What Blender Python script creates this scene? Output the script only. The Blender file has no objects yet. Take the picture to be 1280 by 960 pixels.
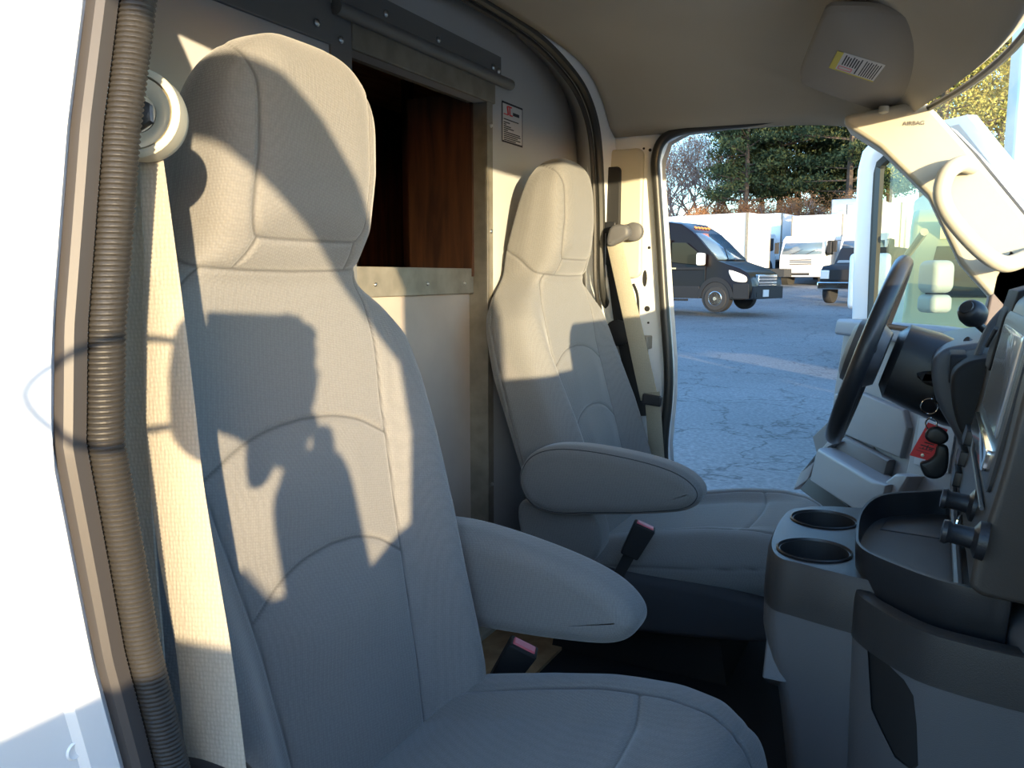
import bpy, bmesh, math, random
import numpy as np
from mathutils import Vector, Matrix, Euler
random.seed(7); rng = np.random.default_rng(7)
scn = bpy.context.scene
COL = scn.collection
# ------------------------------------------------------------------ camera
FPX, YAW, PITCH, EYE = 1035.0, math.radians(27), math.radians(7.4), Vector((0, 0, 1.6))
cd = bpy.data.cameras.new('camera'); cam = bpy.data.objects.new('camera', cd); COL.objects.link(cam)
cd.sensor_width = 36; cd.lens = 36 * FPX / 1280; cd.clip_start = 0.02; cd.clip_end = 500
cam.location = EYE; cam.rotation_euler = (math.radians(90) - PITCH, 0, YAW)
scn.camera = cam
# ------------------------------------------------------------------ sky, sun, exposure
SUN = Vector((0.6889, -0.7207, 0.0774)).normalized()
w = bpy.data.worlds.new('sky'); scn.world = w; w.use_nodes = True
nt = w.node_tree; bg = nt.nodes['Background']
sky = nt.nodes.new('ShaderNodeTexSky'); sky.sky_type = 'NISHITA'; sky.sun_disc = False
sky.sun_elevation = math.radians(6); sky.sun_rotation = math.atan2(SUN.x, SUN.y)
sky.air_density = 1.0; sky.dust_density = 0.6; sky.ozone_density = 3.2
nt.links.new(sky.outputs[0], bg.inputs[0]); bg.inputs[1].default_value = 0.84
sl = bpy.data.lights.new('sun', 'SUN'); so = bpy.data.objects.new('sun', sl); COL.objects.link(so)
sl.energy = 7.3; sl.angle = math.radians(0.55); sl.color = (1.0, 0.785, 0.48)
so.rotation_euler = SUN.to_track_quat('Z', 'Y').to_euler()
scn.view_settings.view_transform = 'Standard'; scn.view_settings.look = 'None'
scn.view_settings.exposure = 0.75; scn.view_settings.gamma = 1.0
# ------------------------------------------------------------------ ray helper: a pixel of the photo -> a point on a plane
_f = Vector((-math.sin(YAW) * math.cos(PITCH), math.cos(YAW) * math.cos(PITCH), -math.sin(PITCH)))
_r = Vector((math.cos(YAW), math.sin(YAW), 0)); _u = _r.cross(_f)
def at(u, v, x=None, y=None, z=None):
    d = _f + _r * ((u - 640) / FPX) + _u * ((480 - v) / FPX)
    t = (x - EYE.x) / d.x if x is not None else (y - EYE.y) / d.y if y is not None else (z - EYE.z) / d.z
    return EYE + d * t
def smooth(a, b, x): t = np.clip((x - a) / (b - a), 0, 1); return t * t * (3 - 2 * t)
# ------------------------------------------------------------------ materials
def mat(name, col, rough=0.6, metal=0.0, var=0.0, scale=8.0, bump=0.0, bscale=200.0, spec=0.5, col2=None, trans=None, emit=None, coat=0.0, seam=False, weave=False):
    m = bpy.data.materials.new(name); m.use_nodes = True; n = m.node_tree; b = n.nodes['Principled BSDF']
    b.inputs['Base Color'].default_value = (*col, 1); b.inputs['Roughness'].default_value = rough
    b.inputs['Metallic'].default_value = metal; b.inputs['Specular IOR Level'].default_value = spec
    b.inputs['Coat Weight'].default_value = coat
    tc = n.nodes.new('ShaderNodeTexCoord'); last = None
    if var > 0 or col2:
        no = n.nodes.new('ShaderNodeTexNoise'); no.inputs['Scale'].default_value = scale; no.inputs['Detail'].default_value = 6
        n.links.new(tc.outputs['Object'], no.inputs['Vector'])
        mx = n.nodes.new('ShaderNodeMix'); mx.data_type = 'RGBA'
        c2 = col2 or tuple(c * (1 - var) for c in col); c1 = col if col2 else tuple(min(1, c * (1 + var * .5)) for c in col)
        mx.inputs[6].default_value = (*c1, 1); mx.inputs[7].default_value = (*c2, 1)
        rp = n.nodes.new('ShaderNodeValToRGB'); rp.color_ramp.elements[0].position = .35; rp.color_ramp.elements[1].position = .65
        n.links.new(no.outputs[0], rp.inputs[0]); n.links.new(rp.outputs[0], mx.inputs[0]); last = mx.outputs[2]
        n.links.new(last, b.inputs['Base Color'])
    if weave:   # knitted cloth: tiny raised loops
        mp = n.nodes.new('ShaderNodeMapping'); mp.inputs['Scale'].default_value = weave; mp.inputs['Rotation'].default_value = (.2, .1, .5)
        n.links.new(tc.outputs['Object'], mp.inputs[0])
        vo = n.nodes.new('ShaderNodeTexVoronoi'); vo.inputs['Scale'].default_value = 1; vo.inputs['Randomness'].default_value = .35
        n.links.new(mp.outputs[0], vo.inputs['Vector'])
        bu = n.nodes.new('ShaderNodeBump'); bu.inputs['Strength'].default_value = .55; bu.inputs['Distance'].default_value = .0008; bu.invert = True
        n.links.new(vo.outputs['Distance'], bu.inputs['Height']); n.links.new(bu.outputs[0], b.inputs['Normal'])
        m2 = n.nodes.new('ShaderNodeMix'); m2.data_type = 'RGBA'; m2.blend_type = 'MULTIPLY'
        r2 = n.nodes.new('ShaderNodeValToRGB'); r2.color_ramp.elements[0].color = (1.08, 1.08, 1.08, 1); r2.color_ramp.elements[1].color = (.78, .78, .78, 1)
        n.links.new(vo.outputs['Distance'], r2.inputs[0]); m2.inputs[0].default_value = 1
        m2.inputs[6].default_value = (*col, 1)
        if last: n.links.new(last, m2.inputs[6])
        n.links.new(r2.outputs[0], m2.inputs[7]); last = m2.outputs[2]; n.links.new(last, b.inputs['Base Color'])
    elif bump > 0:
        nb = n.nodes.new('ShaderNodeTexNoise'); nb.inputs['Scale'].default_value = bscale; nb.inputs['Detail'].default_value = 3
        n.links.new(tc.outputs['Object'], nb.inputs['Vector'])
        bu = n.nodes.new('ShaderNodeBump'); bu.inputs['Strength'].default_value = bump; bu.inputs['Distance'].default_value = .002
        n.links.new(nb.outputs[0], bu.inputs['Height']); n.links.new(bu.outputs[0], b.inputs['Normal'])
    if seam:    # stitching thread, stored per vertex
        a = n.nodes.new('ShaderNodeAttribute'); a.attribute_name = 'thread'
        m3 = n.nodes.new('ShaderNodeMix'); m3.data_type = 'RGBA'; m3.inputs[6].default_value = (*col, 1); m3.inputs[7].default_value = (*[c * .45 for c in col], 1)
        if last: n.links.new(last, m3.inputs[6])
        n.links.new(a.outputs['Fac'], m3.inputs[0]); n.links.new(m3.outputs[2], b.inputs['Base Color'])
    if seam: b.inputs['Sheen Weight'].default_value = .35; b.inputs['Sheen Roughness'].default_value = .45
    if emit: b.inputs['Emission Color'].default_value = (*emit, 1); b.inputs['Emission Strength'].default_value = 1
    m.diffuse_color = (*col, 1)
    return m
def glass(name, tint=(1, 1, 1), refl=.1, rough=0.02):
    m = bpy.data.materials.new(name); m.use_nodes = True; n = m.node_tree; n.nodes.clear()
    o = n.nodes.new('ShaderNodeOutputMaterial'); t = n.nodes.new('ShaderNodeBsdfTransparent'); t.inputs[0].default_value = (*tint, 1)
    g = n.nodes.new('ShaderNodeBsdfGlossy'); g.inputs['Roughness'].default_value = rough
    lw = n.nodes.new('ShaderNodeLayerWeight'); lw.inputs[0].default_value = .5; pw = n.nodes.new('ShaderNodeMath'); pw.operation = 'POWER'; pw.inputs[1].default_value = 5; n.links.new(lw.outputs['Facing'], pw.inputs[0]); fr = n.nodes.new('ShaderNodeMath'); fr.operation = 'MULTIPLY_ADD'; fr.inputs[1].default_value = .6; fr.inputs[2].default_value = refl * .4; n.links.new(pw.outputs[0], fr.inputs[0])
    x = n.nodes.new('ShaderNodeMixShader'); n.links.new(fr.outputs[0], x.inputs[0]); n.links.new(t.outputs[0], x.inputs[1]); n.links.new(g.outputs[0], x.inputs[2])
    n.links.new(x.outputs[0], o.inputs[0]); return m
def wood(name, a, b_, scale=(1, 14, 1.2), rough=.6):
    m = bpy.data.materials.new(name); m.use_nodes = True; n = m.node_tree; b = n.nodes['Principled BSDF']; b.inputs['Roughness'].default_value = rough
    tc = n.nodes.new('ShaderNodeTexCoord'); mp = n.nodes.new('ShaderNodeMapping'); mp.inputs['Scale'].default_value = scale
    n.links.new(tc.outputs['Object'], mp.inputs[0])
    no = n.nodes.new('ShaderNodeTexNoise'); no.inputs['Scale'].default_value = 6; no.inputs['Detail'].default_value = 8; no.inputs['Distortion'].default_value = .6
    n.links.new(mp.outputs[0], no.inputs['Vector'])
    r = n.nodes.new('ShaderNodeValToRGB'); r.color_ramp.elements[0].position = .35; r.color_ramp.elements[1].position = .68
    r.color_ramp.elements[0].color = (*a, 1); r.color_ramp.elements[1].color = (*b_, 1)
    n.links.new(no.outputs[0], r.inputs[0]); n.links.new(r.outputs[0], b.inputs['Base Color'])
    return m
M = dict(
    seat=mat('seat_cloth', (.205, .20, .195), .95, spec=.15, seam=True, weave=(360, 360, 360)),
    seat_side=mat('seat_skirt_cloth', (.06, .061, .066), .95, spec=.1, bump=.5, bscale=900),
    belt=mat('belt_webbing', (.36, .33, .28), .75, spec=.2, weave=(420, 420, 300)),
    belt_dark=mat('belt_webbing_tan', (.33, .30, .23), .7, spec=.2, weave=(500, 500, 350)),
    blackp=mat('black_plastic', (.018, .019, .022), .38, bump=.15, bscale=700),
    softblack=mat('soft_black', (.012, .012, .013), .7),
    carpet=mat('floor_mat', (.012, .012, .014), .95, bump=.5, bscale=400),
    greyp=mat('grey_plastic', (.105, .105, .112), .5, bump=.25, bscale=900),
    greyd=mat('charcoal_plastic', (.035, .033, .033), .42, bump=.2, bscale=900),
    stackp=mat('stack_plastic', (.055, .047, .040), .4, bump=.15, bscale=900),
    doorp=mat('door_panel_plastic', (.20, .19, .195), .55, bump=.2, bscale=600),
    doorp2=mat('door_pocket_plastic', (.13, .118, .115), .7, bump=.3, bscale=500),
    liner=mat('headliner_cloth', (.50, .45, .37), .95, spec=.1, bump=.5, bscale=700, var=.05, scale=3),
    visor=mat('visor_cloth', (.33, .30, .265), .95, spec=.1, bump=.4, bscale=900),
    cream=mat('cream_trim', (.50, .47, .38), .5, bump=.1, bscale=600),
    white=mat('white_paint', (.80, .82, .84), .3, coat=.4),
    bulk=mat('bulkhead_paint', (.50, .50, .50), .55, var=.05, scale=3),
    board=mat('bulkhead_board', (.42, .36, .31), .6, var=.12, scale=5),
    alu=mat('galvanised_strip', (.27, .245, .20), .5, metal=.3, var=.2, scale=25),
    rail=mat('painted_rail', (.17, .17, .17), .5),
    chrome=mat('chrome', (.85, .82, .76), .12, metal=1),
    screw=mat('screw_zinc', (.6, .6, .6), .3, metal=1),
    rubber=mat('ribbed_rubber', (.030, .027, .024), .55, bump=.2, bscale=500),
    lip=mat('seal_lip', (.062, .056, .055), .5),
    sealdark=mat('dark_seal', (.03, .03, .028), .4),
    red=mat('red_button', (.80, .16, .20), .45),
    redtag=mat('red_tag', (.75, .035, .04), .5),
    ink=mat('ink', (.03, .03, .035), .7),
    paper=mat('label_paper', (.62, .61, .60), .7),
    yellow=mat('label_yellow', (.62, .53, .10), .7),
    asphalt=None,
    tyre=mat('tyre_rubber', (.02, .02, .021), .8),
    vblack=mat('van_paint', (.006, .003, .0025), .3, spec=.25, coat=.1),
    vgrey=mat('van_cladding', (.014, .015, .018), .6, spec=.3),
    darkglass=mat('tinted_glass', (.012, .014, .014), .08, spec=.35),
    truckglass=mat('truck_windscreen', (.10, .15, .20), .06, spec=.8),
    truck=mat('truck_white', (.82, .82, .82), .4, coat=.3),
    truckd=mat('truck_dark_parts', (.03, .03, .03), .8),  # one dark colour for truck grilles, arches and chassis
    lamp=mat('headlamp_glass', (.85, .82, .75), .1, coat=1),
    orange=mat('marker_orange', (.9, .25, .04), .4),
    bark=mat('bark', (.10, .075, .06), .95, var=.3, scale=6),
    barkbare=mat('bark_bare', (.36, .27, .24), .95, var=.3, scale=4),
    wglass=glass('cab_glass', (.93, .96, .95)),
    dglass=glass('door_glass', (.86, .90, .80)),
    screen=mat('radio_screen', (.35, .33, .31), .25, coat=.5),
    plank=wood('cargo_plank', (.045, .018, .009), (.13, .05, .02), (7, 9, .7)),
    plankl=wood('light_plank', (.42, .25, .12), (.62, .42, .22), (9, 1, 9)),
    ply=wood('floor_ply', (.34, .20, .10), (.52, .35, .19), (4, 3, 3)),
)
def leafmat(name, cols):
    m = bpy.data.materials.new(name); m.use_nodes = True; n = m.node_tree; b = n.nodes['Principled BSDF']; b.inputs['Roughness'].default_value = .8
    b.inputs['Specular IOR Level'].default_value = .1
    tc = n.nodes.new('ShaderNodeTexCoord'); no = n.nodes.new('ShaderNodeTexNoise'); no.inputs['Scale'].default_value = .9; no.inputs['Detail'].default_value = 4
    n.links.new(tc.outputs['Object'], no.inputs['Vector']); r = n.nodes.new('ShaderNodeValToRGB')
    cr = r.color_ramp; cr.elements[0].position = .3; cr.elements[1].position = .72
    cr.elements[0].color = (*cols[0], 1); cr.elements[1].color = (*cols[-1], 1)
    for i, c in enumerate(cols[1:-1]): e = cr.elements.new(.5 + .12 * i); e.color = (*c, 1)
    n.links.new(no.outputs[0], r.inputs[0]); n.links.new(r.outputs[0], b.inputs['Base Color']); return m
M['pine'] = leafmat('pine_needles', [(.03, .05, .032), (.055, .08, .04), (.13, .13, .045)])
M['autumn'] = leafmat('autumn_leaves', [(.16, .19, .06), (.30, .30, .09), (.46, .38, .10)])
M['rust'] = leafmat('rust_leaves', [(.20, .09, .05), (.34, .16, .07), (.42, .24, .12)])
def asphalt():
    m = bpy.data.materials.new('asphalt'); m.use_nodes = True; n = m.node_tree; b = n.nodes['Principled BSDF']; b.inputs['Roughness'].default_value = .85
    tc = n.nodes.new('ShaderNodeTexCoord'); no = n.nodes.new('ShaderNodeTexNoise'); no.inputs['Scale'].default_value = 28; no.inputs['Detail'].default_value = 8
    big = n.nodes.new('ShaderNodeTexNoise'); big.inputs['Scale'].default_value = .35; big.inputs['Detail'].default_value = 4
    vo = n.nodes.new('ShaderNodeTexVoronoi'); vo.feature = 'DISTANCE_TO_EDGE'; vo.inputs['Scale'].default_value = .8
    wv = n.nodes.new('ShaderNodeTexNoise'); wv.inputs['Scale'].default_value = 2.2; wv.inputs['Detail'].default_value = 5
    ad = n.nodes.new('ShaderNodeVectorMath'); ad.operation = 'MULTIPLY_ADD'; ad.inputs[1].default_value = (.9, .9, .9)
    for q in (no, big, wv): n.links.new(tc.outputs['Object'], q.inputs['Vector'])
    n.links.new(wv.outputs[1], ad.inputs[0]); n.links.new(tc.outputs['Object'], ad.inputs[2]); n.links.new(ad.outputs[0], vo.inputs['Vector'])
    r = n.nodes.new('ShaderNodeValToRGB'); r.color_ramp.elements[0].color = (.15, .15, .155, 1); r.color_ramp.elements[1].color = (.30, .295, .295, 1)
    r.color_ramp.elements[0].position = .3; r.color_ramp.elements[1].position = .7
    n.links.new(no.outputs[0], r.inputs[0])
    cr = n.nodes.new('ShaderNodeValToRGB'); cr.color_ramp.elements[0].color = (.35, .35, .35, 1); cr.color_ramp.elements[1].position = .018
    n.links.new(vo.outputs[0], cr.inputs[0])
    m1 = n.nodes.new('ShaderNodeMix'); m1.data_type = 'RGBA'; m1.blend_type = 'MULTIPLY'; m1.inputs[0].default_value = .9
    n.links.new(r.outputs[0], m1.inputs[6]); n.links.new(cr.outputs[0], m1.inputs[7])
    m2 = n.nodes.new('ShaderNodeMix'); m2.data_type = 'RGBA'; m2.blend_type = 'MULTIPLY'; m2.inputs[0].default_value = .5
    n.links.new(m1.outputs[2], m2.inputs[6]); n.links.new(big.outputs[0], m2.inputs[7]); n.links.new(m2.outputs[2], b.inputs['Base Color'])
    bu = n.nodes.new('ShaderNodeBump'); bu.inputs['Distance'].default_value = .01; bu.inputs['Strength'].default_value = .5
    n.links.new(no.outputs[0], bu.inputs['Height']); n.links.new(bu.outputs[0], b.inputs['Normal']); return m
M['asphalt'] = asphalt()
M['mirrorm'] = mat('mirror_shell', (.26, .31, .34), .5)
# ------------------------------------------------------------------ object helpers
def origin(o):
    p = Vector((0, 0, 0))
    while o: p += o.location; o = o.parent
    return p
def tag(o, label=None, cat=None, group=None, kind=None):
    if label: o['label'] = label
    if cat: o['category'] = cat
    if group: o['group'] = group
    if kind: o['kind'] = kind
    return o
def thing(name, loc, label, cat, group=None, rotz=0):
    o = bpy.data.objects.new(name, None); COL.objects.link(o); o.location = loc; o.rotation_euler = (0, 0, rotz); o.empty_display_size = .05
    return tag(o, label, cat, group)
def obj(name, vf, m, parent=None, sm=True, bevel=0, sub=0, origin_at=None, seg=2):
    """vf = (verts, faces) in world coordinates (or in the thing's own frame, for turned things)"""
    v, f = vf; off = (origin(parent) if parent else Vector(origin_at or (0, 0, 0)))
    me = bpy.data.meshes.new(name)
    if parent is not None and parent.get('_local'): off = Vector((0, 0, 0))
    V = np.asarray(v, dtype=float) - np.array(off)
    me.from_pydata(V.tolist(), [], [tuple(map(int, q)) for q in f]); me.validate()
    bm = bmesh.new(); bm.from_mesh(me); bmesh.ops.recalc_face_normals(bm, faces=bm.faces); bm.to_mesh(me); bm.free()
    if sm: me.shade_smooth() if hasattr(me, 'shade_smooth') else None
    me.materials.append(m if not isinstance(m, str) else M[m])
    o = bpy.data.objects.new(name, me); COL.objects.link(o)
    if parent: o.parent = parent
    elif origin_at: o.location = origin_at
    if bevel:
        b = o.modifiers.new('bevel', 'BEVEL'); b.width = bevel; b.segments = seg; b.limit_method = 'ANGLE'; b.angle_limit = math.radians(40); b.harden_normals = False
    if sub: s = o.modifiers.new('subdivision', 'SUBSURF'); s.levels = sub; s.render_levels = sub
    if sm and not sub:
        try: me.set_sharp_from_angle(angle=math.radians(42))
        except Exception: pass
    return o
def join(*parts):
    V, F = [], []
    for v, f in parts:
        n = len(V); V += [tuple(p) for p in v]; F += [tuple(i + n for i in q) for q in f]
    return V, F
def box(c, s, rot=None):
    c = Vector(c); R = Euler(rot).to_matrix() if rot else Matrix.Identity(3)
    V = [c + R @ Vector((x * s[0] / 2, y * s[1] / 2, z * s[2] / 2)) for x in (-1, 1) for y in (-1, 1) for z in (-1, 1)]
    return V, [(0, 1, 3, 2), (4, 6, 7, 5), (0, 4, 5, 1), (2, 3, 7, 6), (0, 2, 6, 4), (1, 5, 7, 3)]
def bx(x0, x1, y0, y1, z0, z1): return box(((x0 + x1) / 2, (y0 + y1) / 2, (z0 + z1) / 2), (abs(x1 - x0), abs(y1 - y0), abs(z1 - z0)))
def loft(rings, cap=True, closed=True):
    n = len(rings[0]); V = [tuple(p) for r in rings for p in r]; F = []
    for k in range(len(rings) - 1):
        for i in range(n if closed else n - 1):
            j = (i + 1) % n; a = k * n; b = a + n; F.append((a + i, a + j, b + j, b + i))
    if cap and closed: F.append(tuple(range(n))[::-1]); F.append(tuple(range((len(rings) - 1) * n, len(rings) * n)))
    return V, F
def axpt(ax, a, b, d):
    return {'x': (d, a, b), 'y': (a, d, b), 'z': (a, b, d)}[ax]
def prism(poly, ax, d0, d1):
    """polygon (a,b) extruded along axis ax: x -> (Y,Z), y -> (X,Z), z -> (X,Y)"""
    return loft([[axpt(ax, a, b, d0) for a, b in poly], [axpt(ax, a, b, d1) for a, b in poly]])
def spline(P, n, closed=False):
    P = [np.array(p, float) for p in P]; m = len(P); out = []
    segs = m if closed else m - 1
    for i in range(segs):
        p1, p2 = P[i % m], P[(i + 1) % m]
        p0 = P[(i - 1) % m] if closed or i > 0 else 2 * p1 - p2
        p3 = P[(i + 2) % m] if closed or i < m - 2 else 2 * p2 - p1
        for k in range(n):
            t = k / n; out.append(.5 * ((2 * p1) + (-p0 + p2) * t + (2 * p0 - 5 * p1 + 4 * p2 - p3) * t * t + (-p0 + 3 * p1 - 3 * p2 + p3) * t ** 3))
    if not closed: out.append(P[-1])
    return out
def pillow(poly, ax, d0, d1, r, n=6, both=True, sp=8):
    """soft slab: outline rounded over by radius r towards its two faces"""
    P = np.array(spline(poly, sp, True)) if sp else np.array(poly, float)
    nx = np.roll(P, -1, 0) - np.roll(P, 1, 0); nx /= np.linalg.norm(nx, axis=1)[:, None] + 1e-9
    area = np.sum(P[:, 0] * np.roll(P[:, 1], -1) - np.roll(P[:, 0], -1) * P[:, 1]); N = np.stack([-nx[:, 1], nx[:, 0]], 1) * (1 if area > 0 else -1)
    rings = []; sgn = 1 if d1 > d0 else -1
    ks = [(math.pi / 2) * i / n for i in range(n + 1)]
    for a in ks: Q = P + N * r * (1 - math.sin(a)); rings.append([axpt(ax, q[0], q[1], d0 + sgn * r * (1 - math.cos(a))) for q in Q])
    for a in reversed(ks if both else [math.pi / 2]): Q = P + N * r * (1 - math.sin(a)); rings.append([axpt(ax, q[0], q[1], d1 - sgn * r * (1 - math.cos(a)) if both else d1) for q in Q])
    return loft(rings)
def inset_ring(poly, ax, face, r, a):
    P = np.array(spline(poly, 8, True)); nx = np.roll(P, -1, 0) - np.roll(P, 1, 0); nx /= np.linalg.norm(nx, axis=1)[:, None] + 1e-9
    area = np.sum(P[:, 0] * np.roll(P[:, 1], -1) - np.roll(P[:, 0], -1) * P[:, 1]); N = np.stack([-nx[:, 1], nx[:, 0]], 1) * (1 if area > 0 else -1)
    Q = P + N * r * (1 - math.sin(a)); return [axpt(ax, q[0], q[1], face - r * (1 - math.cos(a))) for q in Q]
def tube(path, r, n=10, closed=False, cap=True, flat=None):
    P = [Vector(p) for p in path]; rings = []; up = None
    for i, p in enumerate(P):
        if closed: t = P[(i + 1) % len(P)] - P[i - 1]
        else: t = P[min(i + 1, len(P) - 1)] - P[max(i - 1, 0)]
        t.normalize()
        if up is None: up = Vector((0, 0, 1)) if abs(t.z) < .9 else Vector((1, 0, 0))
        s = t.cross(up).normalized(); up = s.cross(t).normalized()
        rr = r(i / max(1, len(P) - 1)) if callable(r) else r
        rings.append([p + s * math.cos(a) * rr + up * math.sin(a) * rr * (flat or 1) for a in [2 * math.pi * k / n for k in range(n)]])
    if closed: rings.append(rings[0]); return loft(rings, cap=False)
    return loft(rings, cap)
def lathe(prof, c, axis=(0, 0, 1), n=32, cap=True):
    q = Vector((0, 0, 1)).rotation_difference(Vector(axis).normalized()); c = Vector(c)
    return loft([[c + q @ Vector((r * math.cos(2 * math.pi * k / n), r * math.sin(2 * math.pi * k / n), h)) for k in range(n)] for r, h in prof], cap)
def ribbon(path, wdir, width, th=.0015):
    """strap: path of points, width direction (one or per point)"""
    P = [Vector(p) for p in path]; rings = []
    for i, p in enumerate(P):
        wd = Vector(wdir[i] if isinstance(wdir, list) else wdir).normalized()
        t = (P[min(i + 1, len(P) - 1)] - P[max(i - 1, 0)]).normalized(); nn = wd.cross(t).normalized(); wv = width[i] if isinstance(width, list) else width
        rings.append([p + wd * wv * a + nn * th * b for a, b in ((-.5, 0), (-.45, 1), (0, 1), (.45, 1), (.5, 0), (.45, -1), (0, -1), (-.45, -1))])
    return loft(rings)
def grid(fn, nu, nv):
    V = [fn(i / nu, j / nv) for i in range(nu + 1) for j in range(nv + 1)]
    return V, [(i * (nv + 1) + j, (i + 1) * (nv + 1) + j, (i + 1) * (nv + 1) + j + 1, i * (nv + 1) + j + 1) for i in range(nu) for j in range(nv)]
def solid(o, t, off=-1):
    s = o.modifiers.new('thickness', 'SOLIDIFY'); s.thickness = t; s.offset = off; return o
def carve(o, cutters):
    """cut holes for good: the cutters are thrown away"""
    tmp = []
    for vf in cutters:
        c = obj('hole', vf, 'softblack', sm=False); tmp.append(c)  # cut faces take this black, darkening the hollows by colour
        if o.parent is None and o.location.length: pass
        md = o.modifiers.new('cut', 'BOOLEAN'); md.object = c; md.operation = 'DIFFERENCE'; md.solver = 'EXACT'; md.material_mode = 'TRANSFER'
    bpy.context.view_layer.update()
    dg = bpy.context.evaluated_depsgraph_get(); me = bpy.data.meshes.new_from_object(o.evaluated_get(dg))
    o.modifiers.clear(); o.data = me
    for c in tmp: bpy.data.objects.remove(c)
    return o
def circ(cx, cy, r, n=32, ry=None): return [(cx + r * math.cos(2 * math.pi * k / n), cy + (ry or r) * math.sin(2 * math.pi * k / n)) for k in range(n)]
def rrect(x0, x1, y0, y1, r, n=5):
    out = []
    for cx, cy, a0 in ((x1 - r, y1 - r, 0), (x0 + r, y1 - r, 90), (x0 + r, y0 + r, 180), (x1 - r, y0 + r, 270)):
        for k in range(n + 1): a = math.radians(a0 + 90 * k / n); out.append((cx + r * math.cos(a), cy + r * math.sin(a)))
    return out
def screws(pts, axis, parent, r=.006):
    for p in pts: obj('screw', lathe([(r, 0), (r, .0015), (r * .6, .0035), (.0005, .004)], p, axis, 10), 'screw', parent)
# ================================================================== GROUND
def gz(y): return 0.00092 * max(0, y - 3) ** 2 if y < 33 else 0.00092 * 900 + .0552 * (y - 33)
def build_ground():
    ys = [-60, -30, -10, 0, 3] + list(range(5, 61, 2)) + [75, 95]
    V = [(x, y, gz(y)) for y in ys for x in (-70, -30, 0, 30, 70)]
    F = [(i * 5 + j, i * 5 + j + 1, (i + 1) * 5 + j + 1, (i + 1) * 5 + j) for i in range(len(ys) - 1) for j in range(4)]
    tag(obj('ground', (V, F), 'asphalt'), 'cracked grey asphalt of the vehicle lot', kind='structure')
build_ground()
# ================================================================== CAB SHELL
XB = -.90                        # bulkhead face
oy0, oy1, oz1 = 1.168, 1.645, 1.978
def wall_pieces():
    b = join(bx(XB - .03, XB, -.15, oy0, .72, 3.2), bx(XB - .03, XB, oy1, 2.75, .72, 3.2), bx(XB - .03, XB, oy0, oy1, oz1, 3.2))
    return b
wr = obj('wall_rear', wall_pieces(), 'bulk', sm=False); tag(wr, 'grey painted steel bulkhead behind the two seats', kind='structure')
# recessed lower board of the doorway with its metal strip
obj('board', bx(XB - .06, XB - .045, oy0 - .05, oy1 + .02, .78, 1.60), 'board', wr, sm=False)
obj('sill_strip', bx(XB - .044, XB - .034, oy0 - .02, oy1, 1.562, 1.618), 'alu', wr, bevel=.001)
obj('jamb_strip', bx(XB - .05, XB + .003, oy1 - .004, oy1 + .022, .78, oz1), 'alu', wr, bevel=.001)
obj('jamb_strip', bx(XB - .03, XB + .004, oy0 - .055, oy0, .78, 2.03), 'rail', wr, bevel=.001)
obj('door_lintel', bx(XB - .045, XB + .006, oy0, oy1 + .03, oz1, oz1 + .043), 'alu', wr, bevel=.002)
obj('head_rail', join(prism([(XB, 2.085), (XB + .004, 2.085), (XB + .004, 2.035), (XB, 2.035)], 'y', oy0 - .045, 1.705)), 'rail', wr)
obj('rail_bead', tube([(XB + .012, oy0 - .05, 2.03), (XB + .012, 1.735, 2.03)], .012, 12), 'rail', wr)
obj('head_plate', bx(XB, XB + .007, .35, oy0 - .055, 1.972, 2.12), 'rail', wr, bevel=.001)
screws([(XB + .008, 1.075, 1.995), (XB + .005, 1.265, 2.06), (XB + .005, 1.44, 2.058), (XB + .005, 1.665, 2.055), (XB + .005, 1.69, 2.052), (XB + .005, oy0 - .03, 1.985)], (1, 0, 0), wr)
screws([(XB + .003, oy1 + .012, z) for z in (1.93, 1.70, 1.46, 1.12)], (1, 0, 0), wr, .005)
screws([(XB - .034, y, 1.585) for y in (1.27, 1.45, 1.60)], (1, 0, 0), wr, .004)
# cargo body beyond: planked inside
cb = thing('cargo_body', (-3, 1.2, .72), 'dark wood-lined cargo body seen through the doorway in the bulkhead', 'cargo body')
obj('shell', join(bx(-6, XB - .03, -.2, -.15, .72, 3.2), bx(-6, XB - .03, 2.75, 2.8, .72, 3.2), bx(-6.05, -6, -.2, 2.8, .72, 3.2), bx(-6, XB, -.2, 2.8, 3.2, 3.25)), 'truck', cb, sm=False)
obj('cargo_floor', bx(-6, XB - .0, -.15, 2.75, .70, .765), 'ply', cb, sm=False)
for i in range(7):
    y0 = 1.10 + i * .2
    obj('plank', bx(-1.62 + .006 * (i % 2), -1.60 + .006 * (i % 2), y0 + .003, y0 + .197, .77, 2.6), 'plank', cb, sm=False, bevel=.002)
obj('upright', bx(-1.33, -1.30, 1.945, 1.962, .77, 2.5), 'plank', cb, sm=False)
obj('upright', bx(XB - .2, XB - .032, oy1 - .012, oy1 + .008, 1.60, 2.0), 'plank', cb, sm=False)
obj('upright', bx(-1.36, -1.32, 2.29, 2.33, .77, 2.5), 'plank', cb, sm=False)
obj('shelf_board', bx(-1.6, -1.0, 1.20, 2.6, 2.13, 2.15), 'plankl', cb, sm=False)
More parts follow.
